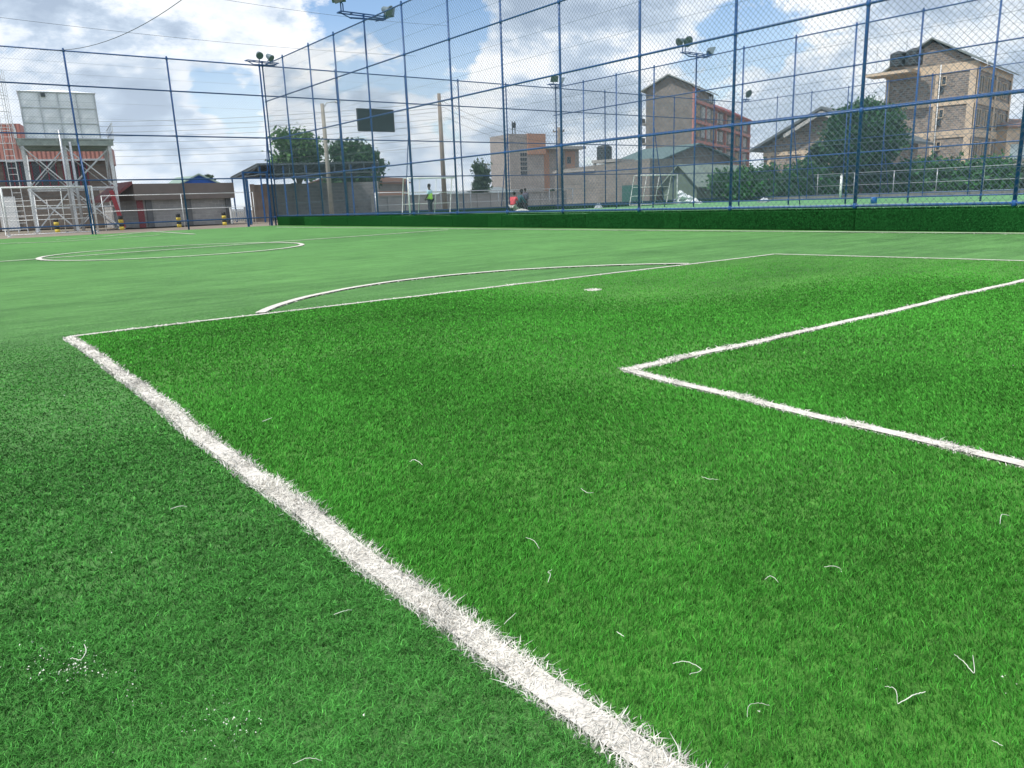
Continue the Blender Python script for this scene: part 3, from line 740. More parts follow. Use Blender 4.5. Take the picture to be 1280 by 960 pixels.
# ------------------------------------------------------------------ people
SKIN = mat('dark_skin', (.055, .032, .022), .55, .1, 10)
HAIR = mat('black_hair', (.012, .011, .01), .8, .2, 30)
def skin_obj(name, J, E, m, parent, root=0, sub=1):
    me = bpy.data.meshes.new(name); me.from_pydata([j[0] for j in J], E, [])
    me.materials.append(m)
    o = bpy.data.objects.new(name, me); COL.objects.link(o); o.parent = parent
    mod = o.modifiers.new('skin', 'SKIN'); mod.use_smooth_shade = True
    if not len(me.skin_vertices): me.skin_vertices.new()
    sv = me.skin_vertices[0].data
    for i, j in enumerate(J):
        rr = j[1]; sv[i].radius = (rr, rr) if isinstance(rr, (int, float)) else rr
        sv[i].use_root = (i == root)
    s = o.modifiers.new('sub', 'SUBSURF'); s.levels = sub; s.render_levels = sub
    return o
def person(loc, rz, label, joints, shirt, trousers, vest=None, sleeve='long', scale=1.0, shoes=(.05, .05, .05), group=None):
    t = thing('person', label, 'person', loc, rz, group); t.scale = (scale,) * 3
    j = joints; V = Vector
    # body: pelvis, waist, chest, neck, head ; arms ; legs
    names = ['pelvis', 'waist', 'chest', 'neck', 'chin', 'head', 'crown',
             'shL', 'elL', 'wrL', 'haL', 'shR', 'elR', 'wrR', 'haR', 'hipL', 'knL', 'anL', 'toL', 'hipR', 'knR', 'anR', 'toR']
    rad = dict(pelvis=(.155, .12), waist=(.145, .115), chest=(.17, .12), neck=.055, chin=.062, head=.088, crown=.065,
               shL=.058, elL=.042, wrL=.028, haL=.034, shR=.058, elR=.042, wrR=.028, haR=.034,
               hipL=.088, knL=.058, anL=.040, toL=.036, hipR=.088, knR=.058, anR=.040, toR=.036)
    E = [('pelvis', 'waist'), ('waist', 'chest'), ('chest', 'neck'), ('neck', 'chin'), ('chin', 'head'), ('head', 'crown'), ('chest', 'shL'), ('shL', 'elL'), ('elL', 'wrL'), ('wrL', 'haL'),
         ('chest', 'shR'), ('shR', 'elR'), ('elR', 'wrR'), ('wrR', 'haR'), ('pelvis', 'hipL'), ('hipL', 'knL'), ('knL', 'anL'), ('anL', 'toL'),
         ('pelvis', 'hipR'), ('hipR', 'knR'), ('knR', 'anR'), ('anR', 'toR')]
    ix = {n_: i for i, n_ in enumerate(names)}
    J = [(j[n_], rad[n_]) for n_ in names]; EE = [(ix[a_], ix[b_]) for a_, b_ in E]
    # fingers: five short chains per hand
    for s in 'LR':
        h_ = V(j['ha' + s]); w_ = V(j['wr' + s]); d = (h_ - w_).normalized(); side = d.cross(V((0, 1, 0.2))).normalized()
        for q_, (o_, ln) in enumerate(((-.03, .05), (-.011, .065), (.009, .07), (.027, .06), (.04, .045))):
            b0 = h_ + side * o_; b1 = b0 + (d + side * o_ * (9 if q_ == 4 else 3)).normalized() * ln
            J.append((tuple(b1), .009)); EE.append((ix['ha' + s], len(J) - 1))
    skin_obj('body', J, EE, SKIN, t, 0, 1)
    def sub(nm, keys, edges, radii, m_, root=0):
        return skin_obj(nm, [(j[k] if isinstance(k, str) else k, r_) for k, r_ in zip(keys, radii)], edges, m_, t, root)
    def lerp(a_, b_, f): return tuple(V(j[a_]).lerp(V(j[b_]), f))
    sub('trousers', [lerp('pelvis', 'waist', .3), 'hipL', 'knL', lerp('knL', 'anL', .9), 'hipR', 'knR', lerp('knR', 'anR', .9)], [(0, 1), (1, 2), (2, 3), (0, 4), (4, 5), (5, 6)],
        [(.18, .14), .115, .085, .068, .115, .085, .068], trousers)
    wristf = .92 if sleeve == 'long' else .05
    k1, k2 = (('elL', 'wrL'), ('elR', 'wrR'))
    keys = [lerp('pelvis', 'waist', .2), 'waist', 'chest', lerp('chest', 'neck', .55), 'shL', 'shR']; ed = [(0, 1), (1, 2), (2, 3), (2, 4), (2, 5)]; rd = [(.18, .14), (.172, .138), (.195, .14), .08, .082, .082]
    if sleeve == 'long':
        keys += ['elL', lerp('elL', 'wrL', .9), 'elR', lerp('elR', 'wrR', .9)]; ed += [(4, 6), (6, 7), (5, 8), (8, 9)]; rd += [.056, .042, .056, .042]
    else:
        keys += [lerp('shL', 'elL', .75), lerp('shR', 'elR', .75)]; ed += [(4, 6), (5, 7)]; rd += [.066, .066]
    sub('shirt', keys, ed, rd, shirt, 1)
    if vest:
        v_ = sub('safety_vest', [lerp('pelvis', 'waist', .25), 'waist', 'chest', lerp('chest', 'neck', .45), lerp('chest', 'shL', .8), lerp('chest', 'shR', .8)], [(0, 1), (1, 2), (2, 3), (2, 4), (2, 5)],
                 [(.192, .152), (.186, .15), (.208, .152), .088, .09, .09], vest, 1)
    hd = V(j['head']); fr = V(j['face']).normalized()
    q = MB(); q.lathe([(.03, .115), (.075, .095), (.097, .045), (.099, 0), (.085, -.045)][::-1], hd + V((0, 0, .03)) - fr * .012, 14); q.build('hair', HAIR, t, True)
    q = MB(); c = hd + fr * .09; q.lathe([(.016, -.02), (.012, .0), (.004, .03)], c + V((0, 0, -.012)), 6); q.build('nose', SKIN, t, True)
    for s in 'LR':
        q = MB(); a_ = V(j['an' + s]); b_ = V(j['to' + s]); q.tube([a_ + V((0, 0, -.02)), a_.lerp(b_, .5) + V((0, 0, -.015)), b_], [.05, .052, .042], 8); q.build('shoe', mat('shoe', shoes, .6), t, True)
    return t
def stand(arm='down', fwd=.0):
    j = dict(pelvis=(0, 0, .95), waist=(0, 0, 1.10), chest=(0, .0, 1.33), neck=(0, .01, 1.49), chin=(0, .03, 1.565), head=(0, .025, 1.64), crown=(0, .01, 1.70), face=(0, 1, -.15),
             shL=(-.19, 0, 1.40), shR=(.19, 0, 1.40), hipL=(-.095, 0, .90), hipR=(.095, 0, .90), knL=(-.10, .03, .50), knR=(.10, .01, .50), anL=(-.105, 0, .09), anR=(.105, -.03, .09),
             toL=(-.12, .17, .035), toR=(.12, .14, .035))
    j.update(elL=(-.25, -.03, 1.12), elR=(.25, -.03, 1.12), wrL=(-.25, .08, .89), wrR=(.25, .08, .89), haL=(-.245, .11, .82), haR=(.245, .11, .82))
    if arm == 'front':
        j.update(elL=(-.25, .02, 1.13), elR=(.25, .02, 1.13), wrL=(-.12, .22, .96), wrR=(.12, .22, .96), haL=(-.07, .27, .92), haR=(.07, .27, .92))
    return j
VEST = mat('safety_yellow', (.50, .85, .10), .6, .08, 8)
def face_cam(p, off=0):
    """rotation so local +Y (facing) looks at heading given relative to the line of sight"""
    return math.atan2(p[1], p[0]) - PI / 2 + off
yp = 28.4 * K; xp = solve_x(539, yp)
zt = hz(537, 230.2, depth_of((xp, yp, 1))); man_s = (zt - ZP) / 1.76
person((xp, yp, ZP), face_cam((xp, yp), 1.15), 'man standing in a yellow-green safety vest over pale blue sleeves and dark trousers', stand('front'),
       mat('pale_blue_cloth', (.42, .62, .72), .8), mat('navy_cloth', (.02, .03, .05), .85), VEST, 'short', man_s)
# red shirt, bending / kneeling
xk = solve_x(642, 28.2 * K); yk = 28.2 * K
kn = dict(pelvis=(0, -.05, .42), waist=(0, -.02, .58), chest=(0, .04, .80), neck=(0, .10, .95), chin=(0, .14, 1.02), head=(0, .14, 1.09), crown=(0, .12, 1.15), face=(0, 1, -.4),
          shL=(-.19, .05, .87), shR=(.19, .05, .87), elL=(-.26, .16, .63), elR=(.26, .16, .63), wrL=(-.20, .33, .44), wrR=(.20, .33, .44), haL=(-.18, .39, .38), haR=(.18, .39, .38),
          hipL=(-.1, -.02, .38), hipR=(.1, -.02, .38), knL=(-.14, .38, .36), knR=(.14, .40, .12), anL=(-.14, .30, .07), anR=(.14, -.02, .09), toL=(-.14, .46, .035), toR=(.14, -.10, .05))
person((xk, yk, ZP), face_cam((xk, yk), -.6), 'man in a red shirt and pale trousers kneeling at the fence foot', kn, mat('red_cloth', (.55, .07, .09), .8), mat('pale_cloth', (.42, .42, .40), .85), None, 'short', man_s)
xk2 = solve_x(650, 29.2 * K)
person((xk2, 29.2 * K, ZP), face_cam((xk2, yk), -1.2), 'person in dark teal clothes crouching between the red shirt and the standing man', {k2: v2 for k2, v2 in kn.items()}, mat('teal_cloth', (.03, .09, .11), .8), mat('black_cloth', (.02, .02, .025), .85), None, 'long', man_s * 1.12)
xk3 = solve_x(657.5, 29.0 * K)
zt = hz(657, 235.5, depth_of((xk3, 29.0 * K, 1)))
person((xk3, 29.0 * K, ZP), face_cam((xk3, yk), .7), 'man standing in dark patterned overalls beside the crouching pair', stand('down'), mat('patterned_cloth', (.13, .12, .17), .85, .6, 22), mat('dark_grey_cloth', (.07, .07, .09), .85, .4, 20), None, 'long', (zt - ZP) / 1.76)

# white sack lying before the kneeling man
xs_, ys_ = solve_x(652, 26.3 * K), 26.3 * K
q = MB(); q.tube([(-.35, 0, .05), (-.2, .03, .09), (.0, 0, .12), (.25, -.02, .09), (.45, .02, .05)], [.04, .08, .10, .08, .03], 10)
o = q.build('sack', mat('sackcloth', (.45, .45, .42), .9, .2, 9, bump=.02), smooth=True); o.location = (xs_, ys_, ZP); o.rotation_euler = (0, 0, face_cam((xs_, ys_)) + .1)
tag(o, 'pale slumped sack on the turf by the kneeling man', 'sack')

# blue bucket, with a lid rim
def drum(px, yb, w, h, m, label, name='bucket', cat='bucket', Xv=None, z=ZP):
    p = gnd(px, yb, z); q = MB(); t = thing(name, label, cat, (p.x, p.y, z))
    q.lathe([(w * .45, 0), (w * .5, h * .9), (w * .5, h * .92)], (0, 0, 0), 20); q.build('body', m, t, True)
    q = MB(); q.lathe([(w * .53, h * .9), (w * .54, h), (w * .46, h), (w * .45, h * .93)], (0, 0, 0), 20); q.build('rim', m, t, True)
    q = MB(); q.tube([(w * .52, 0, h * .93), (w * .5, w * .25, h * .6), (0, w * .58, h * .45), (-w * .5, w * .25, h * .6), (-w * .52, 0, h * .93)], .008, 6); q.build('handle', GALV, t, True)
    return t
drum(1092, 254.6, .25, .25, mat('blue_plastic', (.02, .16, .55), .35, .08, 6), 'small blue bucket on the white line of the neighbouring pitch')
# ------------------------------------------------------------------ left side: railing, bollards, water tower
def rail_run(name, label, pts, h, zs, m, r=.025, step=2.2, group=None, z0=0):
    p0 = Vector(pts[0]); p1 = Vector(pts[1]); t = thing(name, label, 'railing', (p0.x, p0.y, z0), math.atan2((p1 - p0).y, (p1 - p0).x), group)
    ln = (p1 - p0).length; n = max(1, round(ln / step))
    for i in range(n + 1):
        q = MB(); q.tube([(ln * i / n, 0, 0), (ln * i / n, 0, h)], r * 1.3, 8); q.build('post', m, t, True)
    for z in zs:
        q = MB(); q.tube([(0, 0, z), (ln, 0, z)], r, 8); q.build('rail', m, t, True)
    return t
def railing_px(x0, x1, D0, D1, ytop0, zs, label, m=GALV, step=2.2, r=.025, z0=0, name='pipe_railing'):
    a, b = col(x0, D0), col(x1, D1); h = hz(x0, ytop0, D0)
    return rail_run(name, label, (a, b), h, [h * z for z in zs], m, r, step, z0=z0)
railing_px(130, 318, 37, 41, 244.5, (.99, .55), 'white pipe railing before the grey block building', WHITEP, 3.0, r=.016)
railing_px(-20, 215, 43, 46, 252, (.98, .5), 'low white pipe railing behind the water tower legs', WHITEP, 3.0, r=.016)
def bollard(px, D, label):
    p = col(px, D); t = thing('bollard', label, 'bollard', (p.x, p.y, 0), 0, 'striped bollards behind the left fence')
    Y_ = mat('bollard_yellow', (.62, .47, .05), .6); B_k = mat('bollard_black', (.03, .03, .03), .6)
    for i in range(4):
        q = MB(); z = i * .17; q.lathe([(.11, z + .002 * i), (.11, z + .165)] + ([(.08, z + .19)] if i == 3 else []), (0, 0, 0), 12); q.build('band', B_k if i % 2 else Y_, t, True)
bollard(69, 36.5, 'yellow and black bollard in front of the water tower')
bollard(150, 37.5, 'yellow and black bollard by the red brace right of the tower')
bollard(222, 39, 'yellow and black bollard at the middle of the grey block building')
bollard(279, 40.5, 'yellow and black bollard at the right end of the grey block building')

class Frame:
    """local frame from two pixel columns: x along the front, y away, root at front-left foot"""
    def __init__(s, name, label, cat, x0, D0, x1, D1, z=0, group=None, y0=None, y1=None):
        a, b = col(x0, D0, y0), col(x1, D1, y1 if y1 is not None else y0); d = b - a; s.w = d.length; s.x0, s.x1, s.D0, s.D1 = x0, x1, D0, D1
        s.root = thing(name, label, cat, (a.x, a.y, z), math.atan2(d.y, d.x), group); s.a = a; s.d = d.normalized(); s.z = z
    def zh(s, px, py, D=None):
        if D is None: D = s.D0 + (s.D1 - s.D0) * (px - s.x0) / (s.x1 - s.x0)
        return hz(px, py, D) - s.z
    def lx(s, px, off=0.0, py=None):
        """local x where the pixel column meets the plane y=off"""
        nrm = Vector((-s.d.y, s.d.x, 0)); r_ = col(px, 1.0, py); r_.z = 0; A0 = s.a + nrm * off
        # solve r_*t = A0 + d*k
        det = r_.x * (-s.d.y) - r_.y * (-s.d.x); t = (A0.x * (-s.d.y) - A0.y * (-s.d.x)) / det
        p = r_ * t; return (p - A0).dot(s.d), depth_of((p.x, p.y, H))
    def box(s, name, a, b, m, bevel=0, parent=None): return boxp(name, a, b, m, parent or s.root, bevel)
def window(par, x, z, w, h, y=0, frame=WHITEP, glass=GLASS, mull=1, axis='x', sill=True, th=.06):
    """window in plane y (axis x) or plane x=y (axis y), facing -y / -x"""
    q = MB(); f = .06
    def B(q_, a0, z0, a1, z1, d0, d1):
        if axis == 'x': q_.box((a0, y + d0, z0), (a1, y + d1, z1))
        else: q_.box((y + d0, a0, z0), (y + d1, a1, z1))
    B(q, x - f, z - f, x, z + h + f, -th, .02); B(q, x + w, z - f, x + w + f, z + h + f, -th, .02)
    B(q, x, z - f, x + w, z, -th, .02); B(q, x, z + h, x + w, z + h + f, -th, .02)
    for i in range(mull): xx = x + w * (i + 1) / (mull + 1); B(q, xx - f / 2, z, xx + f / 2, z + h, -th + .01, .0)
    o = q.build('window', frame, par)
    q = MB(); B(q, x, z, x + w, z + h, -.015, .015); q.build('pane', glass, o)
    return o
def gable_roof(par, w, d, ze, zr, m, over=.4, th=.12, ridge='y', name='roof', x0=0, y0=0):
    """ridge along y: gable faces front; ridge along x: eave faces front"""
    q = MB()
    def slab(P, up):
        o = [Vector(p) for p in P]; q.poly([p for p in o] + [p + Vector((0, 0, th)) for p in o], [(3, 2, 1, 0), (4, 5, 6, 7), (0, 1, 5, 4), (1, 2, 6, 5), (2, 3, 7, 6), (3, 0, 4, 7)])
    if ridge == 'y':
        sl = (zr - ze) / (w / 2); e = over * sl
        slab([(x0 - over, y0 - over, ze - e), (x0 + w / 2, y0 - over, zr), (x0 + w / 2, y0 + d + over, zr), (x0 - over, y0 + d + over, ze - e)], 1)
        slab([(x0 + w / 2, y0 - over, zr), (x0 + w + over, y0 - over, ze - e), (x0 + w + over, y0 + d + over, ze - e), (x0 + w / 2, y0 + d + over, zr)], 1)
    else:
        sl = (zr - ze) / (d / 2); e = over * sl
        slab([(x0 - over, y0 - over, ze - e), (x0 + w + over, y0 - over, ze - e), (x0 + w + over, y0 + d / 2, zr), (x0 - over, y0 + d / 2, zr)], 1)
        slab([(x0 - over, y0 + d / 2, zr), (x0 + w + over, y0 + d / 2, zr), (x0 + w + over, y0 + d + over, ze - e), (x0 - over, y0 + d + over, ze - e)], 1)
    return q.build(name, m, par)
def gable_wall(par, w, d, ze, zr, m, ridge='y', name='wall', x0=0, y0=0, z0=0):
    q = MB()
    if ridge == 'y':
        pr = [(x0, z0), (x0 + w, z0), (x0 + w, ze), (x0 + w / 2, zr), (x0, ze)]; n = 5
        q.poly([(x, y0, z) for x, z in pr] + [(x, y0 + d, z) for x, z in pr], [tuple(range(n)), tuple(range(2 * n - 1, n - 1, -1))] + [(i, i + n, (i + 1) % n + n, (i + 1) % n) for i in range(n)])
    else:
        pr = [(y0, z0), (y0 + d, z0), (y0 + d, ze), (y0 + d / 2, zr), (y0, ze)]; n = 5
        q.poly([(x0, y, z) for y, z in pr] + [(x0 + w, y, z) for y, z in pr], [tuple(range(n))[::-1], tuple(range(n, 2 * n))] + [(i, (i + 1) % n, (i + 1) % n + n, i + n) for i in range(n)])
    return q.build(name, m, par)

# water tower
def water_tower():
    D0 = 38.5; fr = Frame('water_tower', 'sectional steel water tank on a braced white steel tower at the left edge', 'water tower', 33, D0, 125, D0 + 1.6, y0=171)
    t = fr.root; z = lambda px, py: fr.zh(px, py, D0 + .6)
    zb, zt_ = z(70, 173), z(70, 117); w = fr.w; d = 3.4
    # tank shell with domed panels
    q = MB(); nx, nz, S = 4, 3, 6
    def face(org, ax, W_, Hh, nrm):
        N, Mz = nx * S, nz * S; o = len(q.v)
        for j in range(Mz + 1):
            for i in range(N + 1):
                fx, fz = (i % S) / S, (j % S) / S; cxx, czz = abs(fx - .5) * 2, abs(fz - .5) * 2
                if i % S == 0 or j % S == 0: b = 0
                else: b = .028 * (1 - max(cxx, czz) ** 2) + .01
                q.v.append(tuple(Vector(org) + Vector(ax) * (W_ * i / N) + Vector((0, 0, Hh * j / Mz)) + Vector(nrm) * b))
        for j in range(Mz):
            for i in range(N): a_ = o + j * (N + 1) + i; q.f.append((a_, a_ + 1, a_ + N + 2, a_ + N + 1))
    Hh = zt_ - zb
    face((0, 0, zb), (1, 0, 0), w, Hh, (0, -1, 0)); face((w, 0, zb), (0, 1, 0), d, Hh, (1, 0, 0)); face((0, d, zb), (0, -1, 0), d, Hh, (-1, 0, 0)); face((w, d, zb), (-1, 0, 0), w, Hh, (0, 1, 0))
    TK = mat('tank_steel', (.82, .85, .90), .45, .10, 1.3, stain=(.62, .66, .70))
    q.box((.02, .02, zb + .01), (w - .02, d - .02, zb + .03)); q.build('tank_shell', TK, t)
    q = MB()
    for i in range(nx + 1): q.box((w * i / nx - .02, -.05, zb), (w * i / nx + .02, .0, zt_))
    for j in range(nz + 1): q.box((-.03, -.06, zb + Hh * j / nz - .02), (w + .03, .0, zb + Hh * j / nz + .02))
    for i in range(4): q.box((-.05, d * i / 3 - .02, zb), (0, d * i / 3 + .02, zt_)); q.box((w, d * i / 3 - .02, zb), (w + .05, d * i / 3 + .02, zt_))
    q.build('flange', GALV, t)
    q = MB(); zr = z(75, 107.5); pr = [(-.1, zt_), (w + .1, zt_ - .08), (w * .55, zr)]
    q.poly([(-.1, -.1, zt_ + .02), (w + .1, -.1, zt_ + .02), (w + .1, d + .1, zt_ + .02), (-.1, d + .1, zt_ + .02), (w * .5, d * .5, zr)], [(0, 1, 4), (1, 2, 4), (2, 3, 4), (3, 0, 4), (3, 2, 1, 0)])
    q.build('tank_lid', TK, t)
    q = MB(); q.box((w * .28, -.14, zt_ - .22), (w * .34, -.02, zt_ - .05)); q.build('vent', DARK, t)
    # platform
    q = MB(); q.box((-.5, -.5, zb - .1), (w + .6, d + .4, zb - .04))
    for y in (-.4, d * .5, d + .2): q.box((-.45, y - .08, zb - .38), (w + .55, y + .08, zb - .12))
    for i in range(6): x = -.3 + (w + .7) * i / 5; q.box((x - .05, -.5, zb - .24), (x + .05, d + .4, zb - .1))
    q.build('platform', mat('platform_steel', (.30, .34, .32), .5, .2, 3, metal=.3), t)
    # legs
    Wp = mat('tower_white', (.60, .63, .65), .45, .15, 4, stain=(.42, .42, .40))
    xs = [-.25, w * .48, w + .35]; ys = [-.35, d + .15]
    for y in ys:
        for x in xs:
            q = MB(); q.bar((x, y, 0), (x, y, zb - .38), .15, .15); q.box((x - .16, y - .16, 0), (x + .16, y + .16, .03)); q.build('leg', Wp, t)
    for y in ys:
        for i in range(2):
            for (za, zc) in ((.05, zb * .5 - .2), (zb * .5 - .1, zb - .45)):
                for a_, b_ in ((0, 1), (1, 0)):
                    q = MB(); q.bar((xs[i + a_], y - .09 if a_ else y + .09, za), (xs[i + b_], y - .09 if a_ else y + .09, zc), .055); q.build('cross_brace', Wp, t)
        q = MB()
        for zz in (zb * .5 - .15, zb * .26): q.bar((xs[0], y, zz), (xs[2], y, zz), .09 if zz > zb * .4 else .06)
        q.build('strut', Wp, t)
    for x in (xs[0], xs[2]):
        q = MB()
        for (za, zc) in ((.05, zb * .5 - .2), (zb * .5 - .1, zb - .45)): q.bar((x + .08, ys[0], za), (x + .08, ys[1], zc), .05); q.bar((x - .08, ys[1], za), (x - .08, ys[0], zc), .05)
        q.bar((x, ys[0], zb * .5 - .15), (x, ys[1], zb * .5 - .15), .08); q.build('cross_brace', Wp, t)
    q = MB()   # pipes
    q.tube([(w * .44, -.62, 0), (w * .44, -.62, zb + .3), (w * .44, -.05, zb + .4)], .06, 8); q.tube([(w * .56, -.55, .0), (w * .56, -.55, zb - .2)], .07, 8)
    q.build('riser_pipe', GALV, t, True)
    # ladder with cage at left
    q = MB(); lx_ = -.85; lz = z(10, 120)
    for x in (lx_ - .2, lx_ + .2): q.tube([(x, -.2, 0), (x, -.2, zt_ + .7)], .022, 6)
    k = int(zt_ / .3)
    for i in range(k + 2): q.tube([(lx_ - .2, -.2, .3 * i + .2), (lx_ + .2, -.2, .3 * i + .2)], .013, 5)
    q.build('ladder', Wp, t)
    q = MB()
    for zz in np.arange(zb - .3, zt_ + .9, .75):
        ring = [(lx_ + .36 * math.cos(a_), -.2 - .36 * math.sin(a_) * 1.3 + .0, zz) for a_ in np.linspace(0, PI, 9)]; q.tube(ring, .014, 5)
    for a_ in np.linspace(0, PI, 6): q.tube([(lx_ + .36 * math.cos(a_), -.2 - .47 * math.sin(a_), zb - .3), (lx_ + .36 * math.cos(a_), -.2 - .47 * math.sin(a_), zt_ + .9)], .012, 5)
    q.build('ladder_cage', Wp, t)
    # hand rail
    q = MB()
    for zz in (.4, .8): q.tube([(-.5, -.5, zb + zz - .04), (-.5, d + .4, zb + zz - .04)], .018, 6); q.tube([(w + .6, -.5, zb + zz - .04), (w + .6, d + .4, zb + zz - .04)], .018, 6)
    for y in np.linspace(-.5, d + .4, 5): q.tube([(-.5, y, zb - .04), (-.5, y, zb + .78)], .018, 6); q.tube([(w + .6, y, zb - .04), (w + .6, y, zb + .78)], .018, 6)
    q.build('handrail', Wp, t)
    q = MB(); q.bar((w + .45, -.4, .05), (w + .1, -.5, 2.0), .16, .2); q.build('red_brace', mat('red_paint', (.33, .04, .05), .6), t)
water_tower()

def red_building():
    fr = Frame('red_building', 'low building of brown stone with a faded red upper wall, behind the water tower', 'building', -110, 46, 133, 50, y0=200); t = fr.root; w = fr.w
    z1, z2, z3 = fr.zh(60, 200), fr.zh(60, 178), fr.zh(10, 155)
    RED = corrugated('red_sheet', (.40, .185, .155), .25, 0, .6, rust=(.42, .16, .12))
    BR = brick('brown_stone', (.15, .12, .10), (.20, .165, .14), (.17, .15, .13), .4, .2, .02, .3)
    fr.box('wall', (0, 0, 0), (w, 8, z1 - .0), BR)
    fr.box('fascia', (-.3, -.35, z1), (w + .1, 8.2, z2), RED)
    xl, _ = fr.lx(24, 0, 160); fr.box('upper_wall', (0, .3, z2), (xl, 8, z3), RED)
    fr.box('gutter', (-.35, -.43, z1 - .1), (w + .1, -.352, z1 + .02), GALV)
    WR = mat('maroon_frame', (.22, .03, .05), .6)
    for px in (28, 62, 100):
        x, _ = fr.lx(px); window(t, x - .5, fr.zh(px, 232), 1.3, 1.5, 0, WR, GLASS, 2)
    x, _ = fr.lx(12); q = MB(); q.box((x - .5, -.06, 0), (x + .5, 0, 2.1)); q.build('door', WHITEP, t)
red_building()

def mural_house():
    fr = Frame('mural_house', 'low house with a brown roof and a painted pale wall, right of the tower', 'house', 138, 52, 176, 53); t = fr.root; w = fr.w
    ze, zr = fr.zh(155, 250), fr.zh(155, 236)
    m = bpy.data.materials.new('mural_paint'); m.use_nodes = True; tt_ = m.node_tree; b = tt_.nodes['Principled BSDF']; b.inputs['Roughness'].default_value = .8
    tc = nd(tt_, 'ShaderNodeTexCoord'); v = nd(tt_, 'ShaderNodeTexVoronoi'); v.inputs['Scale'].default_value = 2.6; tt_.links.new(tc.outputs['Object'], v.inputs[0])
    r_ = nd(tt_, 'ShaderNodeValToRGB'); sp2 = nd(tt_, 'ShaderNodeSeparateColor'); tt_.links.new(v.outputs['Color'], sp2.inputs[0]); tt_.links.new(sp2.outputs[0], r_.inputs[0]); r_.color_ramp.interpolation = 'CONSTANT'
    for i, (p, c) in enumerate(((0, (.62, .64, .66)), (.45, (.3, .38, .5)), (.6, (.12, .16, .3)), (.7, (.6, .5, .42)), (.85, (.25, .35, .3)))):
        e = r_.color_ramp.elements[i] if i < 2 else r_.color_ramp.elements.new(p); e.position = p; e.color = (*c, 1)
    tt_.links.new(r_.outputs[0], b.inputs['Base Color'])
    fr.box('wall', (0, 0, 0), (w, 5, ze), m)
    q = MB(); q.poly([(-.3, -.4, ze - .05), (w + .3, -.4, ze - .05), (w + .3, 4, zr), (-.3, 4, zr), (-.3, -.4, ze + .05), (w + .3, -.4, ze + .05), (w + .3, 4, zr + .1), (-.3, 4, zr + .1)], [(3, 2, 1, 0), (4, 5, 6, 7), (0, 1, 5, 4), (1, 2, 6, 5), (2, 3, 7, 6), (3, 0, 4, 7)])
    q.build('roof', corrugated('rust_roof', (.26, .15, .11), .2, 0, .7), t)
mural_house()

def block_building():
    fr = Frame('block_building', 'grey block building with a dark brown parapet slab and red left edge', 'building', 172, 42, 290, 45.5); t = fr.root; w = fr.w
    ze, zr = fr.zh(230, 249), fr.zh(230, 229.5); d = 6
    fr.box('wall', (0, 0, 0), (w, d, ze), GREYB)
    fr.box('parapet', (-.12, -.3, ze), (w + .15, d, zr), mat('brown_slab', (.19, .155, .14), .85, .15, 1.0, stain=(.23, .2, .18)))
    PR = mat('pilaster_grey', (.13, .13, .135), .85)
    for px in (176, 187, 236, 286):
        x, _ = fr.lx(px); fr.box('pilaster', (x - .16, -.10, 0), (x + .16, -.003, ze - .003), mat('maroon_paint', (.20, .045, .05), .7) if px == 176 else PR)
    q = MB(); x0 = -.35; q.poly([(x0 - 1.1, -.35, ze - .05), (x0 + .2, -.35, zr - .02), (x0 + .2, -.35, zr + .14), (x0 - 1.1, -.35, ze + .1), (x0 - 1.1, 3, ze - .05), (x0 + .2, 3, zr - .02), (x0 + .2, 3, zr + .14), (x0 - 1.1, 3, ze + .1)],
           [(0, 1, 2, 3), (7, 6, 5, 4), (0, 3, 7, 4), (1, 5, 6, 2), (3, 2, 6, 7), (0, 4, 5, 1)]); q.build('side_roof', mat('red_tin', (.20, .055, .055), .6), t)
block_building()
def blue_gable():
    fr = Frame('blue_gable_house', 'house with a pale green roof and bright blue gable, behind the block building', 'house', 232, 58, 276, 59); t = fr.root; w = fr.w
    ze, zr = fr.zh(254, 229.5), fr.zh(254, 219)
    gable_wall(t, w, 7, ze, zr, mat('bright_blue_render', (.02, .12, .52), .6)); gable_roof(t, w, 7, ze, zr, corrugated('pale_green_roof', (.30, .42, .36), .2, 1, .5), .25)
    q = MB(); a_ = fr.lx(205)[0]
    q.poly([(a_, .5, ze - .3), (w * .3, .5, ze), (w * .5, 3.5, zr + .1), (a_ * .15, 3.5, zr), (a_, .5, ze - .4), (w * .3, .5, ze - .1), (w * .5, 3.5, zr), (a_ * .15, 3.5, zr - .1)], [(0, 1, 2, 3), (7, 6, 5, 4), (0, 4, 5, 1), (1, 5, 6, 2), (2, 6, 7, 3), (3, 7, 4, 0)])
    q.build('side_roof', MATS['pale_green_roof'], t)
    fr.box('side_wall', (a_ + .2, 1.0, 0), (-.01, 6, ze - .45), GREYB)
blue_gable()

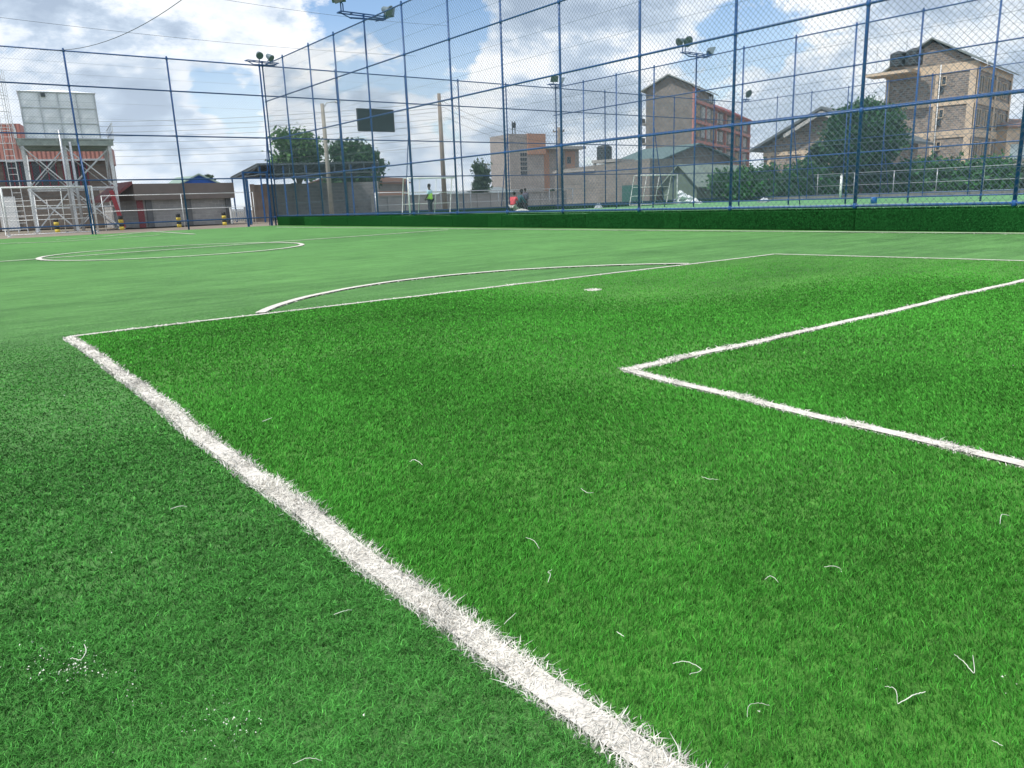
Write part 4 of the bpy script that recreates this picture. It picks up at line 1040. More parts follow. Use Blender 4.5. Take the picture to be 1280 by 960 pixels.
def canopy():
    fr = Frame('open_shed', 'open shed with a dark corrugated roof on blue posts by the corner gate', 'shed', 321, 44.5, 474, 46.5, y0=205); t = fr.root; w = fr.w
    d = 5.5; zr = fr.zh(330, 205.5); xb, Db = fr.lx(288, d, 223); ze = hz(288, 223, Db)
    RF = corrugated('dark_sheet', (.055, .07, .075), .25, 0, .6)
    q = MB(); P = [(0, 0, zr), (w, 0, zr), (w - 1, d, ze), (xb, d, ze)]
    q.poly(P + [(x, y, z + .07) for x, y, z in P], [(3, 2, 1, 0), (4, 5, 6, 7), (0, 1, 5, 4), (1, 2, 6, 5), (2, 3, 7, 6), (3, 0, 4, 7)])
    q.build('roof', RF, t)
    q = MB()
    for i in range(9):
        x = .05 + (w - .1) * i / 8; xe = xb + .05 + (w - 1 - xb - .1) * i / 8
        q.bar((x, .0, zr - .05), (xe, d, ze - .05), .07, .09); q.bar((x, .05, ze - .05), (xe, d, ze - .05), .05); q.bar((x, .05, ze), (x, .05, zr - .08), .05)
        q.bar((x, .05, zr - .1), ((x + xe) / 2, d / 2, ze - .05), .04); q.bar(((x + xe) / 2, d / 2, ze - .05), ((x + xe) / 2, d / 2, (ze + zr) / 2), .04)
    for k in range(5): f = k / 4; q.bar((xb * f, d * f, zr + (ze - zr) * f - .02), (w - f, d * f, zr + (ze - zr) * f - .02), .05)
    q.bar((0, 0, ze - .05), (w, 0, ze - .05), .06); q.build('roof_truss', mat('truss_grey', (.10, .13, .15), .5), t)
    for i in range(6):
        x = w * (i + .1) / 5.4
        q = MB(); q.bar((x, .1, 0), (x, .1, zr - .1), .09); q.build('post', BLUE, t)
    q = MB(); q.bar((xb + .1, d - .1, 0), (xb + .1, d - .1, ze - .08), .09); q.build('post', BLUE, t)
canopy()
def block_wall(name, label, x0, D0, x1, D1, ytop, m, th=.2, yref=None, piers=6, cap=True):
    fr = Frame(name, label, 'wall', x0, D0, x1, D1); h = fr.zh((x0 + x1) / 2, ytop); w = fr.w
    fr.box('panel', (0, 0, 0), (w, th, h), m)
    for i in range(piers + 1): x = w * i / piers; fr.box('pier', (x - .14, -.07, 0), (x + .14, -.003, h + .04), m)
    if cap: fr.box('coping', (-.1, -.1, h + .003), (w + .1, th + .05, h + .07), CONC)
    return fr
block_wall('block_wall', 'tall grey block wall under the open shed roof', 334, 50, 472, 52.5, 229, GREYB, piers=4, cap=False)
block_wall('stained_wall', 'short reddish stained wall panel beside the gate', 318, 47, 335, 47.5, 231, mat('stained_plaster', (.30, .24, .21), .9, .3, 2, stain=(.2, .12, .1)), piers=1, cap=False)
def gate():
    y = UL + .05; xa, xb = solve_x(312, y), solve_x(341, y)
    t = thing('steel_gate', 'open blue steel gate at the corner of the cage', 'gate', (xa, y + .1, 0))
    zt_ = 2.45; q = MB(); w = xb - xa
    for x in (0, w): q = MB(); q.bar((x, 0, 0), (x, 0, zt_), .08); q.build('gate_post', BLUE, t)
    q = MB(); q.bar((0, 0, zt_ - .05), (w, 0, zt_ - .05), .07); q.build('lintel', BLUE, t)
    q = MB()
    for z in (.1, 1.1, 2.1): q.bar((.1, .02, z), (.42, .75, z), .05)
    q.bar((.1, .02, .1), (.1, .02, 2.1), .05); q.bar((.42, .75, .1), (.42, .75, 2.1), .05); q.build('gate_leaf', BLUE, t)
gate()
def panel_fence():
    fr = Frame('white_panel_fence', 'short white slatted fence between the block building and the gate', 'fence', 289, 45, 309, 46); w = fr.w; h = fr.zh(299, 261)
    q = MB()
    n_ = 9
    for i in range(n_): x = w * i / (n_ - 1); q.box((x - .045, 0, .15), (x + .045, .03, h))
    q.build('slats', WHITEP, fr.root)
    q = MB(); q.box((0, .033, .3), (w, .06, .38)); q.box((0, .033, h - .2), (w, .06, h - .12)); q.build('rail', WHITEP, fr.root)
    for x in (.05, w - .05): q = MB(); q.box((x - .06, .063, 0), (x + .06, .15, h + .1)); q.build('post', WHITEP, fr.root)
panel_fence()

# scoreboard hanging on the end fence
xa, xb = solve_x(447.5, UL + .1, 4.8), solve_x(493, UL + .1, 4.8); Dm = depth_of(((xa + xb) / 2, UL + .1, 3.5))
zt_, zb_ = hz(470, 137.5, Dm), hz(470, 165, Dm)
sb = thing('scoreboard', 'dark rectangular board hanging high on the end fence', 'board', (xa, UL + .12, zb_))
boxp('screen', (.03, 0, .03), (xb - xa - .03, .08, zt_ - zb_ - .03), mat('black_board', (.022, .035, .04), .45, .1, 2), sb)
q = MB(); w_, h_ = xb - xa, zt_ - zb_
q.box((0, -.02, 0), (w_, .1, .03)); q.box((0, -.02, h_ - .03), (w_, .1, h_)); q.box((0, -.02, .03), (.03, .1, h_ - .03)); q.box((w_ - .03, -.02, .03), (w_, .1, h_ - .03)); q.build('frame', DARK, sb)

# ------------------------------------------------------------------ poles and cables
def pole(px, D, ytop, label, m, r0=.15, r1=.09, arm=None, cross=True, cat='pole'):
    p = col(px, D); h = hz(px + (-.07 * 0), ytop, D); t = thing('utility_pole', label, cat, (p.x, p.y, 0), face_cam(p), 'utility poles')
    q = MB(); q.tube([(0, 0, 0), (0, 0, h)], [r0, r1], 10); q.build('shaft', m, t, True)
    if cross:
        q = MB(); q.box((-.45, -.06, h - .35), (.45, .06, h - .25)); q.build('crossarm', m, t)
        for x in (-.4, 0, .4): q = MB(); q.lathe([(.03, 0), (.045, .05), (.02, .12)], (x, 0, h - .25), 8); q.build('insulator', DARK, t, True)
    if arm:
        q = MB(); q.tube([(0, 0, h - .3), (.25, 0, h + .05), (.75, 0, h + .1)], .03, 8); q.build('arm', GALV, t, True)
        q = MB(); q.tube([(.7, 0, h + .08), (1.0, 0, h + .1)], [.07, .05], 8); q.build('lamp_head', GALV, t, True)
    return Vector((p.x, p.y, h))
CPOLE = mat('pole_concrete', (.33, .31, .27), .9, .15, 3); WPOLE = mat('pole_timber', (.24, .205, .175), .9, .2, 3)
def top_px(px_base, ybase, D, ytop):   # column of the pole foot measured in the photograph
    return px_base
pA = pole(414, 43, 133, 'concrete street-lamp pole in front of the leafy tree', CPOLE, .14, .1, arm=True, cross=False)
pB = pole(556, 48, 121, 'tall timber utility pole behind the man in the vest', WPOLE, .17, .11, cross=False)
pC = pole(700, 60, 161, 'grey utility pole before the brick tower block', WPOLE, .17, .11)
for i, (px, D, yt, lab) in enumerate([(610, 90, 205, 'thin distant pole beside the wispy tree'), (776, 70, 168, 'slim mast right of the black roof tank')][:1]):
    pole(px, D, yt, lab, WPOLE, .1, .06, cross=False)
CAB = mat('cable_black', (.05, .055, .06), .6)
def cable(p, q_, sag, label, r=.009, grp='overhead cables'):
    p, q_ = Vector(p), Vector(q_); m = MB(); n = 16
    m.tube([p.lerp(q_, i / n) - Vector((0, 0, sag * 4 * (i / n) * (1 - i / n))) for i in range(n + 1)], r, 5)
    tag(m.build('power_cable', CAB), label, 'cable', grp)
LAB_C = 'thin black overhead cable in the bundle crossing the sky behind the left fence'
for (y0, y1, D, od) in ((160, 121, 52, 'topmost'), (166, 128, 53, 'second'), (174, 133, 54, 'third'), (178, 142, 52, 'fourth'), (186, 150, 55, 'fifth'), (196, 158, 56, 'sixth'), (204, 166, 57, 'seventh'), (214, 176, 60, 'lowest')):
    cable(at(60, y0 - 8, D), at(556, y1 + 6, 48), .35, od + ' thin black cable of the bundle crossing the sky behind the left fence')
for (y0, y1, od) in ((128, 170, 'upper'), (135, 178, 'middle'), (146, 184, 'lower')):
    cable(at(556, y0, 48), at(700, y1, 60), .5, od + ' thin black cable of the three between the two timber poles', 0.010, 'cables between the timber poles')
cable(at(-30, 18, 30), at(520, 70, 44), .2, 'thin cable crossing high above the left fence', .007)
cable(at(200, -14, 30), at(560, 32, 46), .2, 'higher thin cable running toward the large floodlight', .007)
cable(at(240, -10, 22), at(50, 62, 30), .5, 'loose curved cable hanging at the top left', .010)

# ------------------------------------------------------------------ vegetation
BARK = mat('bark', (.10, .075, .055), .95, .25, 8, bump=.02)
def leafmat(name, c, tr=.25): return mat(name, c, .55, .25, .6, tint=True, transl=tr)
def crown(blobs, n, size, parent, m, seed, fill=.55, name='crown'):
    r = np.random.default_rng(seed); cs = np.array([b[:3] for b in blobs]); rs = np.array([b[3:6] for b in blobs]); vol = rs.prod(1) ** (2 / 3); pick = r.choice(len(blobs), n, p=vol / vol.sum())
    d = r.normal(size=(n, 3)); d /= np.linalg.norm(d, axis=1)[:, None]
    rad = (fill + (1 - fill) * r.random(n)) * (1 + .12 * r.normal(size=n))
    # clumping
    cl = r.normal(size=(max(8, n // 45), 3)); cl /= np.linalg.norm(cl, axis=1)[:, None]
    near = (d @ cl.T).argmax(1); d = d * .72 + cl[near] * .28; d /= np.linalg.norm(d, axis=1)[:, None]
    bump = 1 + .16 * r.normal(size=len(cl))[near]
    P = cs[pick] + d * rs[pick] * (rad * bump)[:, None]
    a = r.normal(size=(n, 3)); a /= np.linalg.norm(a, axis=1)[:, None]; b = np.cross(a, r.normal(size=(n, 3))); b /= np.linalg.norm(b, axis=1)[:, None]
    s = size * (.6 + .8 * r.random(n))[:, None]
    co = np.stack([P - a * s, P - b * s * .5, P + a * s, P + b * s * .5], 1).reshape(-1, 3)
    tn = np.repeat(np.clip(.95 + .22 * r.normal(size=n) + .3 * (r.random(len(cl))[near] - .5), .4, 1.8), 4)
    co[:, 2] = np.maximum(co[:, 2], .02)
    return np_mesh(name, co, [np.arange(n * 4).reshape(-1, 4)], m, tn, parent)
def tree(px, D, ytop, wpx, label, c, seed, n=9000, leaf=.12, trunk=.3, blobs=8, ybot=None, fill=.5, name='tree', cat='tree', tall=1.0, z=0, rnd=False):
    p = col(px, D, ytop * .6 + hor(px) * .4); h = hz(px, ytop, D) - z; w = wpx * D / F0; t = thing(name, label, cat, (p.x, p.y, z), face_cam(p)); r = random.Random(seed)
    zb = (hz(px, ybot, D) - z) if ybot else h * trunk; ch = h - zb; B = []
    for i in range(blobs):
        f = (i + .5) / blobs; zz = zb + ch * (.18 + .66 * f); ww = w / 2 * (1 - abs(f - .4) * .75) * .55
        if rnd:
            ww = w / 2 * .62 * math.sqrt(max(.1, 1 - (2 * f - 1) ** 2)); an = i * 2.4; zz = zb + ch * (.08 + .80 * f); B.append((math.cos(an) * ww, math.sin(an) * ww, zz, w * .26, w * .26, ch * .20)); continue
        an = r.uniform(0, 2 * PI); B.append((math.cos(an) * ww * .75, math.sin(an) * ww * .75, zz, w * .27 * r.uniform(.8, 1.2), w * .27 * r.uniform(.8, 1.2), ch * .22 * r.uniform(.8, 1.25)))
    B.append((0, 0, zb + ch * .48, w * (.42 if rnd else .32), w * (.42 if rnd else .32), ch * (.46 if rnd else .4)))
    crown(B, n, leaf, t, leafmat('leaf_' + str(seed), c), seed, fill)
    q = MB(); q.tube([(0, 0, 0), (.05, 0, zb * .6), (0, .05, zb + ch * .45), (.05, 0, zb + ch * .8)], [h * .03, h * .022, h * .014, h * .004], 8)
    for b in B[:-1]: q.tube([(0, 0, zb * .8), (b[0] * .5, b[1] * .5, (zb * .8 + b[2]) / 2), (b[0], b[1], b[2])], [h * .012, h * .008, h * .003], 6)
    q.build('trunk', BARK, t, True); return t
tree(370, 62, 164, 82, 'light green leafy tree behind the open shed', (.085, .20, .05), 31, 9500, .17, .3, 13, 226, .3)
tree(440, 60, 177, 86, 'dark dense tree right of the concrete lamp pole', (.03, .095, .028), 32, 15000, .17, .2, 9, 240, .4)
tree(263, 66, 216, 26, 'small dark tree behind the blue gable', (.05, .09, .04), 33, 2500, .16, .3, 5)
tree(602, 60, 201, 32, 'wispy young tree with upright branches behind the far goal', (.05, .095, .045), 34, 3000, .13, .1, 8, 244, .3)
tree(150, 90, 247, 30, 'low dark bushy tree on the skyline right of the water tower', (.06, .10, .05), 35, 2000, .2, .2, 5)
tree(1080, 52, 130, 92, 'large rounded dark green bush-like tree before the stone apartment block', (.03, .12, .04), 36, 30000, .13, .06, 16, 212, .6, rnd=True)
# make the big tree rounder with feathery tips handled by clumping
tree(1020, 56, 178, 40, 'smaller shrub rising left of the large rounded tree', (.045, .11, .045), 37, 5000, .14, .05, 7, 225, .5)
def hedge(x0, x1, D0, D1, ytop0, ytop1, label, c, seed, n=14000, thick=1.2):
    a, b = col(x0, D0), col(x1, D1); d = b - a; ln = d.length; t = thing('hedge', label, 'hedge', (a.x, a.y, 0), math.atan2(d.y, d.x)); r = random.Random(seed)
    B = []; k = max(3, int(ln / 1.3)); h0, h1 = hz(x0, ytop0, D0), hz(x1, ytop1, D1)
    for i in range(k + 1):
        f = i / k; h = (h0 + (h1 - h0) * f) * r.uniform(.88, 1.08)
        B.append((ln * f + r.uniform(-.3, .3), r.uniform(-.2, .3), h * .62, 1.1, thick * .8, h * .42)); B.append((ln * f + r.uniform(-.5, .5), r.uniform(-.2, .2), h * .3, 1.1, thick, h * .34))
    crown(B, n, .13, t, leafmat('hedge_' + str(seed), c), seed, .6)
    q = MB()
    for i in range(k): x = ln * (i + .5) / k; q.tube([(x, 0, 0), (x + .1, .1, h0 * .5)], [.05, .02], 5)
    q.build('stems', BARK, t)
hedge(905, 1010, 56, 55, 212, 205, 'hedge left of the rounded tree, below the stone gable house', (.04, .17, .05), 41)
hedge(1008, 1130, 54, 53, 203, 204, 'hedge at the foot of the large rounded tree', (.035, .16, .045), 42)
hedge(1130, 1245, 53, 52, 200, 196, 'hedge before the stone apartment block', (.045, .18, .05), 43, 16000)
hedge(1235, 1330, 54, 54, 206, 206, 'sparse hedge against the wall at the right edge', (.05, .11, .05), 44, 7000)
tree(690, 75, 236, 22, 'small dark bush beside the grey utility pole', (.05, .10, .05), 45, 1500, .13, .1, 4)
tree(508, 100, 250, 22, 'low distant shrub left of the vest man', (.07, .11, .06), 46, 1200, .2, .1, 4)

# distant skyline: low buildings and trees between 460 and 640
def simple_house(x0, x1, D0, D1, ybase_eave, yridge, label, wallm, roofm, d=8, ridge='x', wins=(), name='house', over=.4, pr=None):
    fr = Frame(name, label, 'house', x0, D0, x1, D1); xm = (x0 + x1) / 2; ze, zr = fr.zh(xm, ybase_eave), fr.zh(xm, yridge)
    if pr: ze, zr = pr
    gable_wall(fr.root, fr.w, d, ze, zr - .02, wallm, ridge); gable_roof(fr.root, fr.w, d, ze, zr, roofm, over, ridge=ridge)
    for (px, py, w, h) in wins:
        x, Dx = fr.lx(px); window(fr.root, x, fr.zh(px, py, Dx) - h / 2, w, h, 0)
    return fr
ROOF_BR = corrugated('brown_roof', (.20, .12, .10), .3, 0, .7); ROOF_GR = corrugated('grey_roof', (.20, .24, .25), .3, 0, .55); ROOF_TEAL = corrugated('teal_roof', (.10, .17, .17), .3, 0, .55)
f_ = simple_house(462, 511, 84, 92, 228, 218, 'terracotta and stone house right of the dark dense tree', STONE2, ROOF_BR, 8, 'x')
for i, py in enumerate((226, 243)):
    z_ = f_.zh(480, py); f_.box('orange_band', (-.1, -.08, z_ - .35), (f_.w + .1, -.003, z_ + .35), ORNG)
simple_house(570, 602, 110, 112, 246, 240, 'small far house with cream walls left of the wispy tree', CREAM, ROOF_GR, 8)
simple_house(618, 642, 110, 112, 241, 234, 'small far house with a dark roof left of the brick tower block', STONE3, ROOF_GR, 8)
simple_house(512, 560, 130, 132, 252, 246, 'far low house on the skyline behind the vest man', STONE3, ROOF_BR, 8)
block_wall('boundary_wall', 'long grey boundary wall behind the neighbouring pitch', 466, 49, 706, 60, 243, brick('pale_block', (.40, .39, .38), (.35, .34, .33), (.42, .41, .4), .4, .2, .015), piers=14)
q = thing('turf_kerb', 'low green turf strip at the foot of the grey boundary wall', 'kerb', (solve_x(470, UL + .4), UL + .25, 0))
boxp('kerb_wall', (0, 0, 0), (VF3 - q.location.x, .2, .42), KM, q, .01)
# low pipe fence behind pitch 2
railing_px(470, 716, 46, 57, 241, (.99, .5), 'galvanised pipe railing in front of the grey boundary wall', GALV, 2.6)

# brick tower block (far)
def tower_block():
    D0 = 235; fr = Frame('tower_block', 'unfinished brick tower block with a row of dark vents and an orange wing', 'building', 639, D0, 681, D0 + 6); t = fr.root; w = fr.w
    zt_ = fr.zh(650, 169); T3_ = brick('far_block', (.34, .31, .29), (.29, .265, .25), (.38, .36, .34), 1.0, .5, .06)
    fr.box('wall', (0, 0, 0), (w, 12, zt_), T3_)
    zo = fr.zh(676, 190); x0 = fr.lx(661)[0]; fr.box('orange_upper', (x0, -.4, zt_ - 6.0), (w + .6, 11, zt_ + .15), ORNG)
    for i, py in enumerate((194, 200, 205.5, 211, 216.5)):
        a_ = fr.lx(652)[0]; b_ = fr.lx(660)[0]; z_ = fr.zh(655, py); window(t, a_, z_ - .5, b_ - a_, 1.0, 0, CONC, GLASS, 2)
    # orange wing
    x1 = fr.lx(731)[0]; zw = fr.zh(700, 187)
    fr.box('wing_wall', (w + .003, 3, 0), (x1, 14, zw), T3_)
    xo = fr.lx(693)[0]; fr.box('wing_front', (w + .01, 2.5, 0), (xo, 2.99, zw), ORNG)
    for py in (191.5, 201, 210.5):
        z_ = fr.zh(678, py); a_ = fr.lx(676)[0]; window(t, a_ + .4, z_ - .9, 1.4, 1.8, 2.5, CONC, GLASS, 0)
    fr.box('roof_slab', (xo - 3, 0, zw), (x1 + .8, 14, zw + .9), CONC)
    a_, b_ = fr.lx(703)[0], fr.lx(712)[0]; window(t, a_, fr.zh(708, 206), b_ - a_, fr.zh(708, 190) - fr.zh(708, 206), 3, CONC, GLASS, 2)
    a_, b_ = fr.lx(714)[0], fr.lx(726)[0]; fr.box('orange_panel', (a_, 2.9, fr.zh(720, 210)), (b_, 2.99, zw - .5), ORNG)
    window(t, a_ + .6, fr.zh(718, 204), 1.5, 2, 2.89, CONC, GLASS, 0)
    q = MB(); x = w * .25
    for dx in (0, .9): q.tube([(x + dx, 3, zt_), (x + dx, 3, zt_ + 4)], .15, 6)
    for k in range(3): q.box((x - .3 + k * .5, 2.6, zt_ + 2), (x + k * .5, 2.9, zt_ + 3.6))
    q.build('antenna', DARK, t)
tower_block()
# long block building with tank and teal roof
def long_block():
    fr = Frame('long_block_building', 'long plain grey block building below the tower block', 'building', 694, 66, 812, 60); t = fr.root; w = fr.w
    zl, zr_ = fr.zh(700, 213, 66), fr.zh(800, 199, 60)
    q = MB(); d = 9
    q.poly([(0, 0, 0), (w, 0, 0), (w, 0, zr_), (0, 0, zl), (0, d, 0), (w, d, 0), (w, d, zr_), (0, d, zl)], [(0, 1, 2, 3), (7, 6, 5, 4), (0, 4, 5, 1), (1, 5, 6, 2), (3, 2, 6, 7), (0, 3, 7, 4)])
    q.build('wall', brick('long_block_wall', (.26, .245, .225), (.215, .2, .185), (.29, .27, .25), .42, .2, .02, .25), t)
    fr.box('coping', (-.1, -.12, min(zl, zr_) - .25), (w * .45, -.003, min(zl, zr_) - .1), CONC)
    xg = fr.lx(778)[0]; fr.box('green_door', (xg, -.06, 0), (xg + 1.6, -.003, 1.6), mat('green_door', (.03, .12, .10), .6))
long_block()
fr = Frame('gabled_building', 'stone building with a teal sheet roof behind the black tank', 'building', 766, 78, 826, 72)
gable_wall(fr.root, fr.w, 9, fr.zh(770, 205, 78), fr.zh(796, 184, 74), STONE2, 'x'); gable_roof(fr.root, fr.w, 9, fr.zh(770, 205, 78), fr.zh(796, 184, 74), ROOF_TEAL, .5, ridge='x')
def roof_tank(px, D, y0, y1, wpx, label, n=1, sq=False):
    p = col(px, D, y1); z0, z1 = hz(px, y1, D), hz(px, y0, D); w = wpx * D / F0 / 2; t = thing('roof_water_tank', label, 'water tank', (p.x, p.y, z0)); h = z1 - z0
    q = MB(); pr = [(w * .96, 0)]
    for i in range(6): pr += [(w, h * .85 * (i + .15) / 6), (w, h * .85 * (i + .75) / 6), (w * .95, h * .85 * (i + .95) / 6)]
    pr += [(w * .7, h * .93), (w * .3, h * .96)]; q.lathe(pr, (0, 0, 0), 18); q.build('body', mat('black_plastic', (.03, .04, .045), .5), t, True)
    q = MB(); q.lathe([(w * .3, h * .95), (w * .28, h)], (0, 0, 0), 14); q.build('lid', MATS['black_plastic'], t, True)
roof_tank(755.5, 68, 181, 200, 19, 'black ridged roof tank left of the teal roof')
# stand for that tank
fr = Frame('tank_stand', 'flat slab stand carrying the black ridged roof tank', 'stand', 740, 67, 772, 65.5); zz = fr.zh(755, 200, 66.5)
fr.box('slab', (0, 0, zz - .25), (fr.w, 3, zz - .01), CONC)
for x in (.2, fr.w - .2):
    for y in (.2, 2.8): fr.box('leg', (x - .1, y - .1, 0), (x + .1, y + .1, zz - .26), CONC)

# tall pink apartment block
def pink_block():
    D0 = 118; fr = Frame('apartment_block', 'tall grey stone apartment block with pink bands and a high gable', 'building', 865, D0, 937, D0 * 1.32, y0=160); t = fr.root; L_ = fr.w
    zt_ = hz(865, 108, D0); gw = 7.4; zap = hz(838, 98, D0 + 2)
    zl = hz(936, 150, D0 * 1.32); xu = fr.lx(889)[0]
    # upper block
    q = MB(); pr = [(0, 0), (gw, 0), (gw, zt_ - .1), (gw / 2, zap), (0, zt_ - .1)]; n5 = 5
    q.poly([(0, y, z) for y, z in pr] + [(xu, y, z) for y, z in pr], [tuple(range(n5))[::-1], tuple(range(n5, 10))] + [(i, (i + 1) % n5, (i + 1) % n5 + n5, i + n5) for i in range(n5)])
    q.build('wall', STONE2, t)
    gable_roof(t, xu, gw, zt_, zap + .15, mat('pale_roof_edge', (.30, .33, .32), .6), .7, .18, 'x', 'roof')
    fr.box('long_wall', (xu + .003, .3, 0), (L_, gw, zl), STONE2)
    gable_roof(t, L_ - xu, gw, zl + .05, zl + 2.0, corrugated('red_tile', (.34, .09, .09), .3, 0, .7), .8, .15, 'x', 'roof', x0=xu + .2, y0=.3)
    # pink plaster panel near the gable corner and bands
    fr.box('corner_column', (-.06, -.25, 0), (1.3, -.003, zt_ - .4), PINK)
    fh = 3.0; nf = int(zl // fh)
    for i in range(1, nf + 1):
        z_ = zl - (i - 1) * fh - (0.0 if i else 0)
        fr.box('floor_band', (1.31, -.32, z_ - .5), (L_ + .1, .29, z_ - .02), PINK)
    for x in np.linspace(1.3 + L_ * .16, L_, 6): fr.box('pilaster', (x - .55, -.2, 3), (x - .02, .289, zl - .52), PINK)
    for i in range(1, nf):
        z_ = zl - i * fh + .6
        for k in range(12):
            x = 2.2 + (L_ - 3.5) * k / 12; window(t, x, z_, 1.15, 1.45, -.0 if x < xu else .25, WHITEP if k % 3 else CREAM, GLASS, 1, th=.3)
    window(t, 2, zl + .6, 1.6, 1.0, 0, PINK, GLASS, 1); window(t, xu - 3.4, zl + .4, 2.6, 1.2, 0, DARK, GLASS, 1)
    # balconies on the gable's left side and at the far end
    for i in range(1, nf):
        z_ = zl - i * fh
        fr.box('balcony', (L_ + .01, .3, z_ - .15), (L_ + 2.4, 3.5, z_), CONC); q = MB()
        for zz in (.5, 1.0): q.tube([(L_ + .1, .35, z_ + zz), (L_ + 2.35, .35, z_ + zz), (L_ + 2.35, 3.4, z_ + zz)], .05, 6)
        for x in (L_ + .3, L_ + 1.2, L_ + 2.35): q.tube([(x, .35, z_), (x, .35, z_ + 1)], .05, 6)
        q.build('balustrade', WHITEP, t)
        if i < 4:
            fr.box('balcony', (1.2, gw + .01, z_ - .15), (4, gw + 1.5, z_), CONC)
            fr.box('parapet', (1.2, gw + 1.4, z_ + .003), (4, gw + 1.5, z_ + .9), CONC)
    # shadowed ground floor awning
    fr.box('awning', (-1.5, -3.5, 3.6), (L_ * .5, -.35, 3.75), ROOF_TEAL)
pink_block()
# sheet hanging on the awning edge
fr = Frame('hanging_sheet', 'pale sheet hanging below the pink apartment block', 'sheet', 877, 92, 889, 92.5)
q = MB(); n7 = 8; z0, z1 = fr.zh(883, 219), fr.zh(883, 206)
for j in range(2):
    for i in range(n7 + 1): q.v.append((fr.w * i / n7, .08 * math.sin(i * 1.9), (z1, z0)[j] + (0 if j == 0 else .1 * math.sin(i))))
for i in range(n7): q.f.append((i, i + 1, n7 + 2 + i, n7 + 1 + i))
o = q.build('cloth', mat('pale_sheet', (.42, .52, .54), .8), fr.root); sd = o.modifiers.new('thick', 'SOLIDIFY'); sd.thickness = .02
for x in (0, fr.w): q = MB(); q.tube([(x, 0, 0), (x, 0, z1 + .1)], .04, 6); q.build('pole', GALV, fr.root)

def green_roof_house():
    # gable facing the pitch at the right, roof slope seen on the left
    fr = Frame('green_roof_house', 'small house with a mossy green sheet roof and green gable', 'house', 829, 60, 871, 58); t = fr.root; w = fr.w
    ze, zap = fr.zh(850, 231), fr.zh(848, 207.5)
    GG = mat('green_plaster', (.13, .19, .15), .85, .25, 1.2); RG = corrugated('moss_roof', (.22, .29, .25), .3, 1, .7, rust=(.16, .20, .16))
    gable_wall(t, w, 9, ze, zap, GG); gable_roof(t, w, 9, ze, zap, RG, .35)
    xl = fr.lx(786)[0]
    q = MB(); q.poly([(xl, 1.0, ze - .3), (-.01, 1.0, ze - .3), (w * .35, 4.5, zap - .1), (xl + 1.5, 4.5, zap - .25), (xl, 1.0, ze - .2), (-.01, 1.0, ze - .2), (w * .35, 4.5, zap), (xl + 1.5, 4.5, zap - .15)],
           [(3, 2, 1, 0), (4, 5, 6, 7), (0, 1, 5, 4), (1, 2, 6, 5), (2, 3, 7, 6), (3, 0, 4, 7)]); q.build('side_roof', RG, t)
    fr.box('side_wall', (xl + .3, 1.4, 0), (-.02, 5, ze - .35), mat('tan_wall', (.30, .24, .18), .85, .2, 1.5))
green_roof_house()
# brown/tan lean-to right of it
fr = Frame('timber_shack', 'low shack of grey planks between the green-roofed house and the hedge', 'shed', 873, 66, 926, 68); w = fr.w
m_ = brick('planks', (.20, .185, .165), (.13, .12, .11), (.05, .05, .05), .35, 3.0, .02); zt_ = fr.zh(900, 226); fr.box('wall', (0, 0, 0), (w, 4, zt_), m_)
fr.box('roof', (-.3, -.6, zt_ + .003), (w + .3, 4.3, zt_ + .12), ROOF_TEAL); xd = fr.lx(886)[0]; fr.box('door', (xd, -.05, 0), (xd + 1.0, -.003, 2.0), WHITEP)
# heap of white bags
p = gnd(858, 252.5, 0); hp = thing('bag_heap', 'heap of white plastic bags by the fence below the green-roofed house', 'bags', (*col(858, 52).xy, 0), face_cam(col(858, 52)))
for i, (x, z, s) in enumerate(((-.55, .22, .42), (0, .25, .45), (.5, .2, .4), (-.25, .58, .38), (.15, .5, .3), (-.4, .82, .26), (.85, .12, .25))):
    q = MB(); prof = [(s * .2, -s * .55), (s * .8, -s * .4), (s * 1.0, 0), (s * .75, s * .4), (s * .2, s * .6)]; q.lathe(prof, (x, random.uniform(-.15, .15), z), 9)
    q.v = [(a_[0] + random.uniform(-.05, .05), a_[1] + random.uniform(-.05, .05), max(0, a_[2] + random.uniform(-.05, .05))) for a_ in q.v]; q.build('bag', mat('white_plastic', (.62, .66, .70), .45), hp)

# stone gable house
def stone_house():
    fr = Frame('stone_gable_house', 'dark stone house with a wide grey gable roof behind the hedges', 'house', 955, 72, 1110, 65, y0=190); t = fr.root; w = fr.w
    ze = fr.zh(957, 184); zap = fr.zh(1043, 137)
    gable_wall(t, w, 9, ze, zap - .15, STONE); gable_roof(t, w, 9, ze + .1, zap, mat('roof_edge', (.13, .15, .16), .7), 1.0, .22)
    zb1 = fr.zh(1000, 190); fr.box('ring_beam', (-.03, -.08, zb1 - .22), (w + .03, -.003, zb1 + .12), CREAM)
    for px in (958, 1000, 1046): x = fr.lx(px)[0]; fr.box('column', (x - .02, -.07, 0), (x + .3, -.004, zb1 - .222), CREAM)
    q = MB(); q.bar((w * .2, -.9, ze + (zap - ze) * .4 - .35), (w / 2, -.9, zap - .3), .12, .3); q.bar((w / 2, -.9, zap - .3), (w * .8, -.9, ze + (zap - ze) * .4 - .35), .12, .3); q.build('barge_board', mat('pale_board', (.42, .42, .40), .7), t)
stone_house()

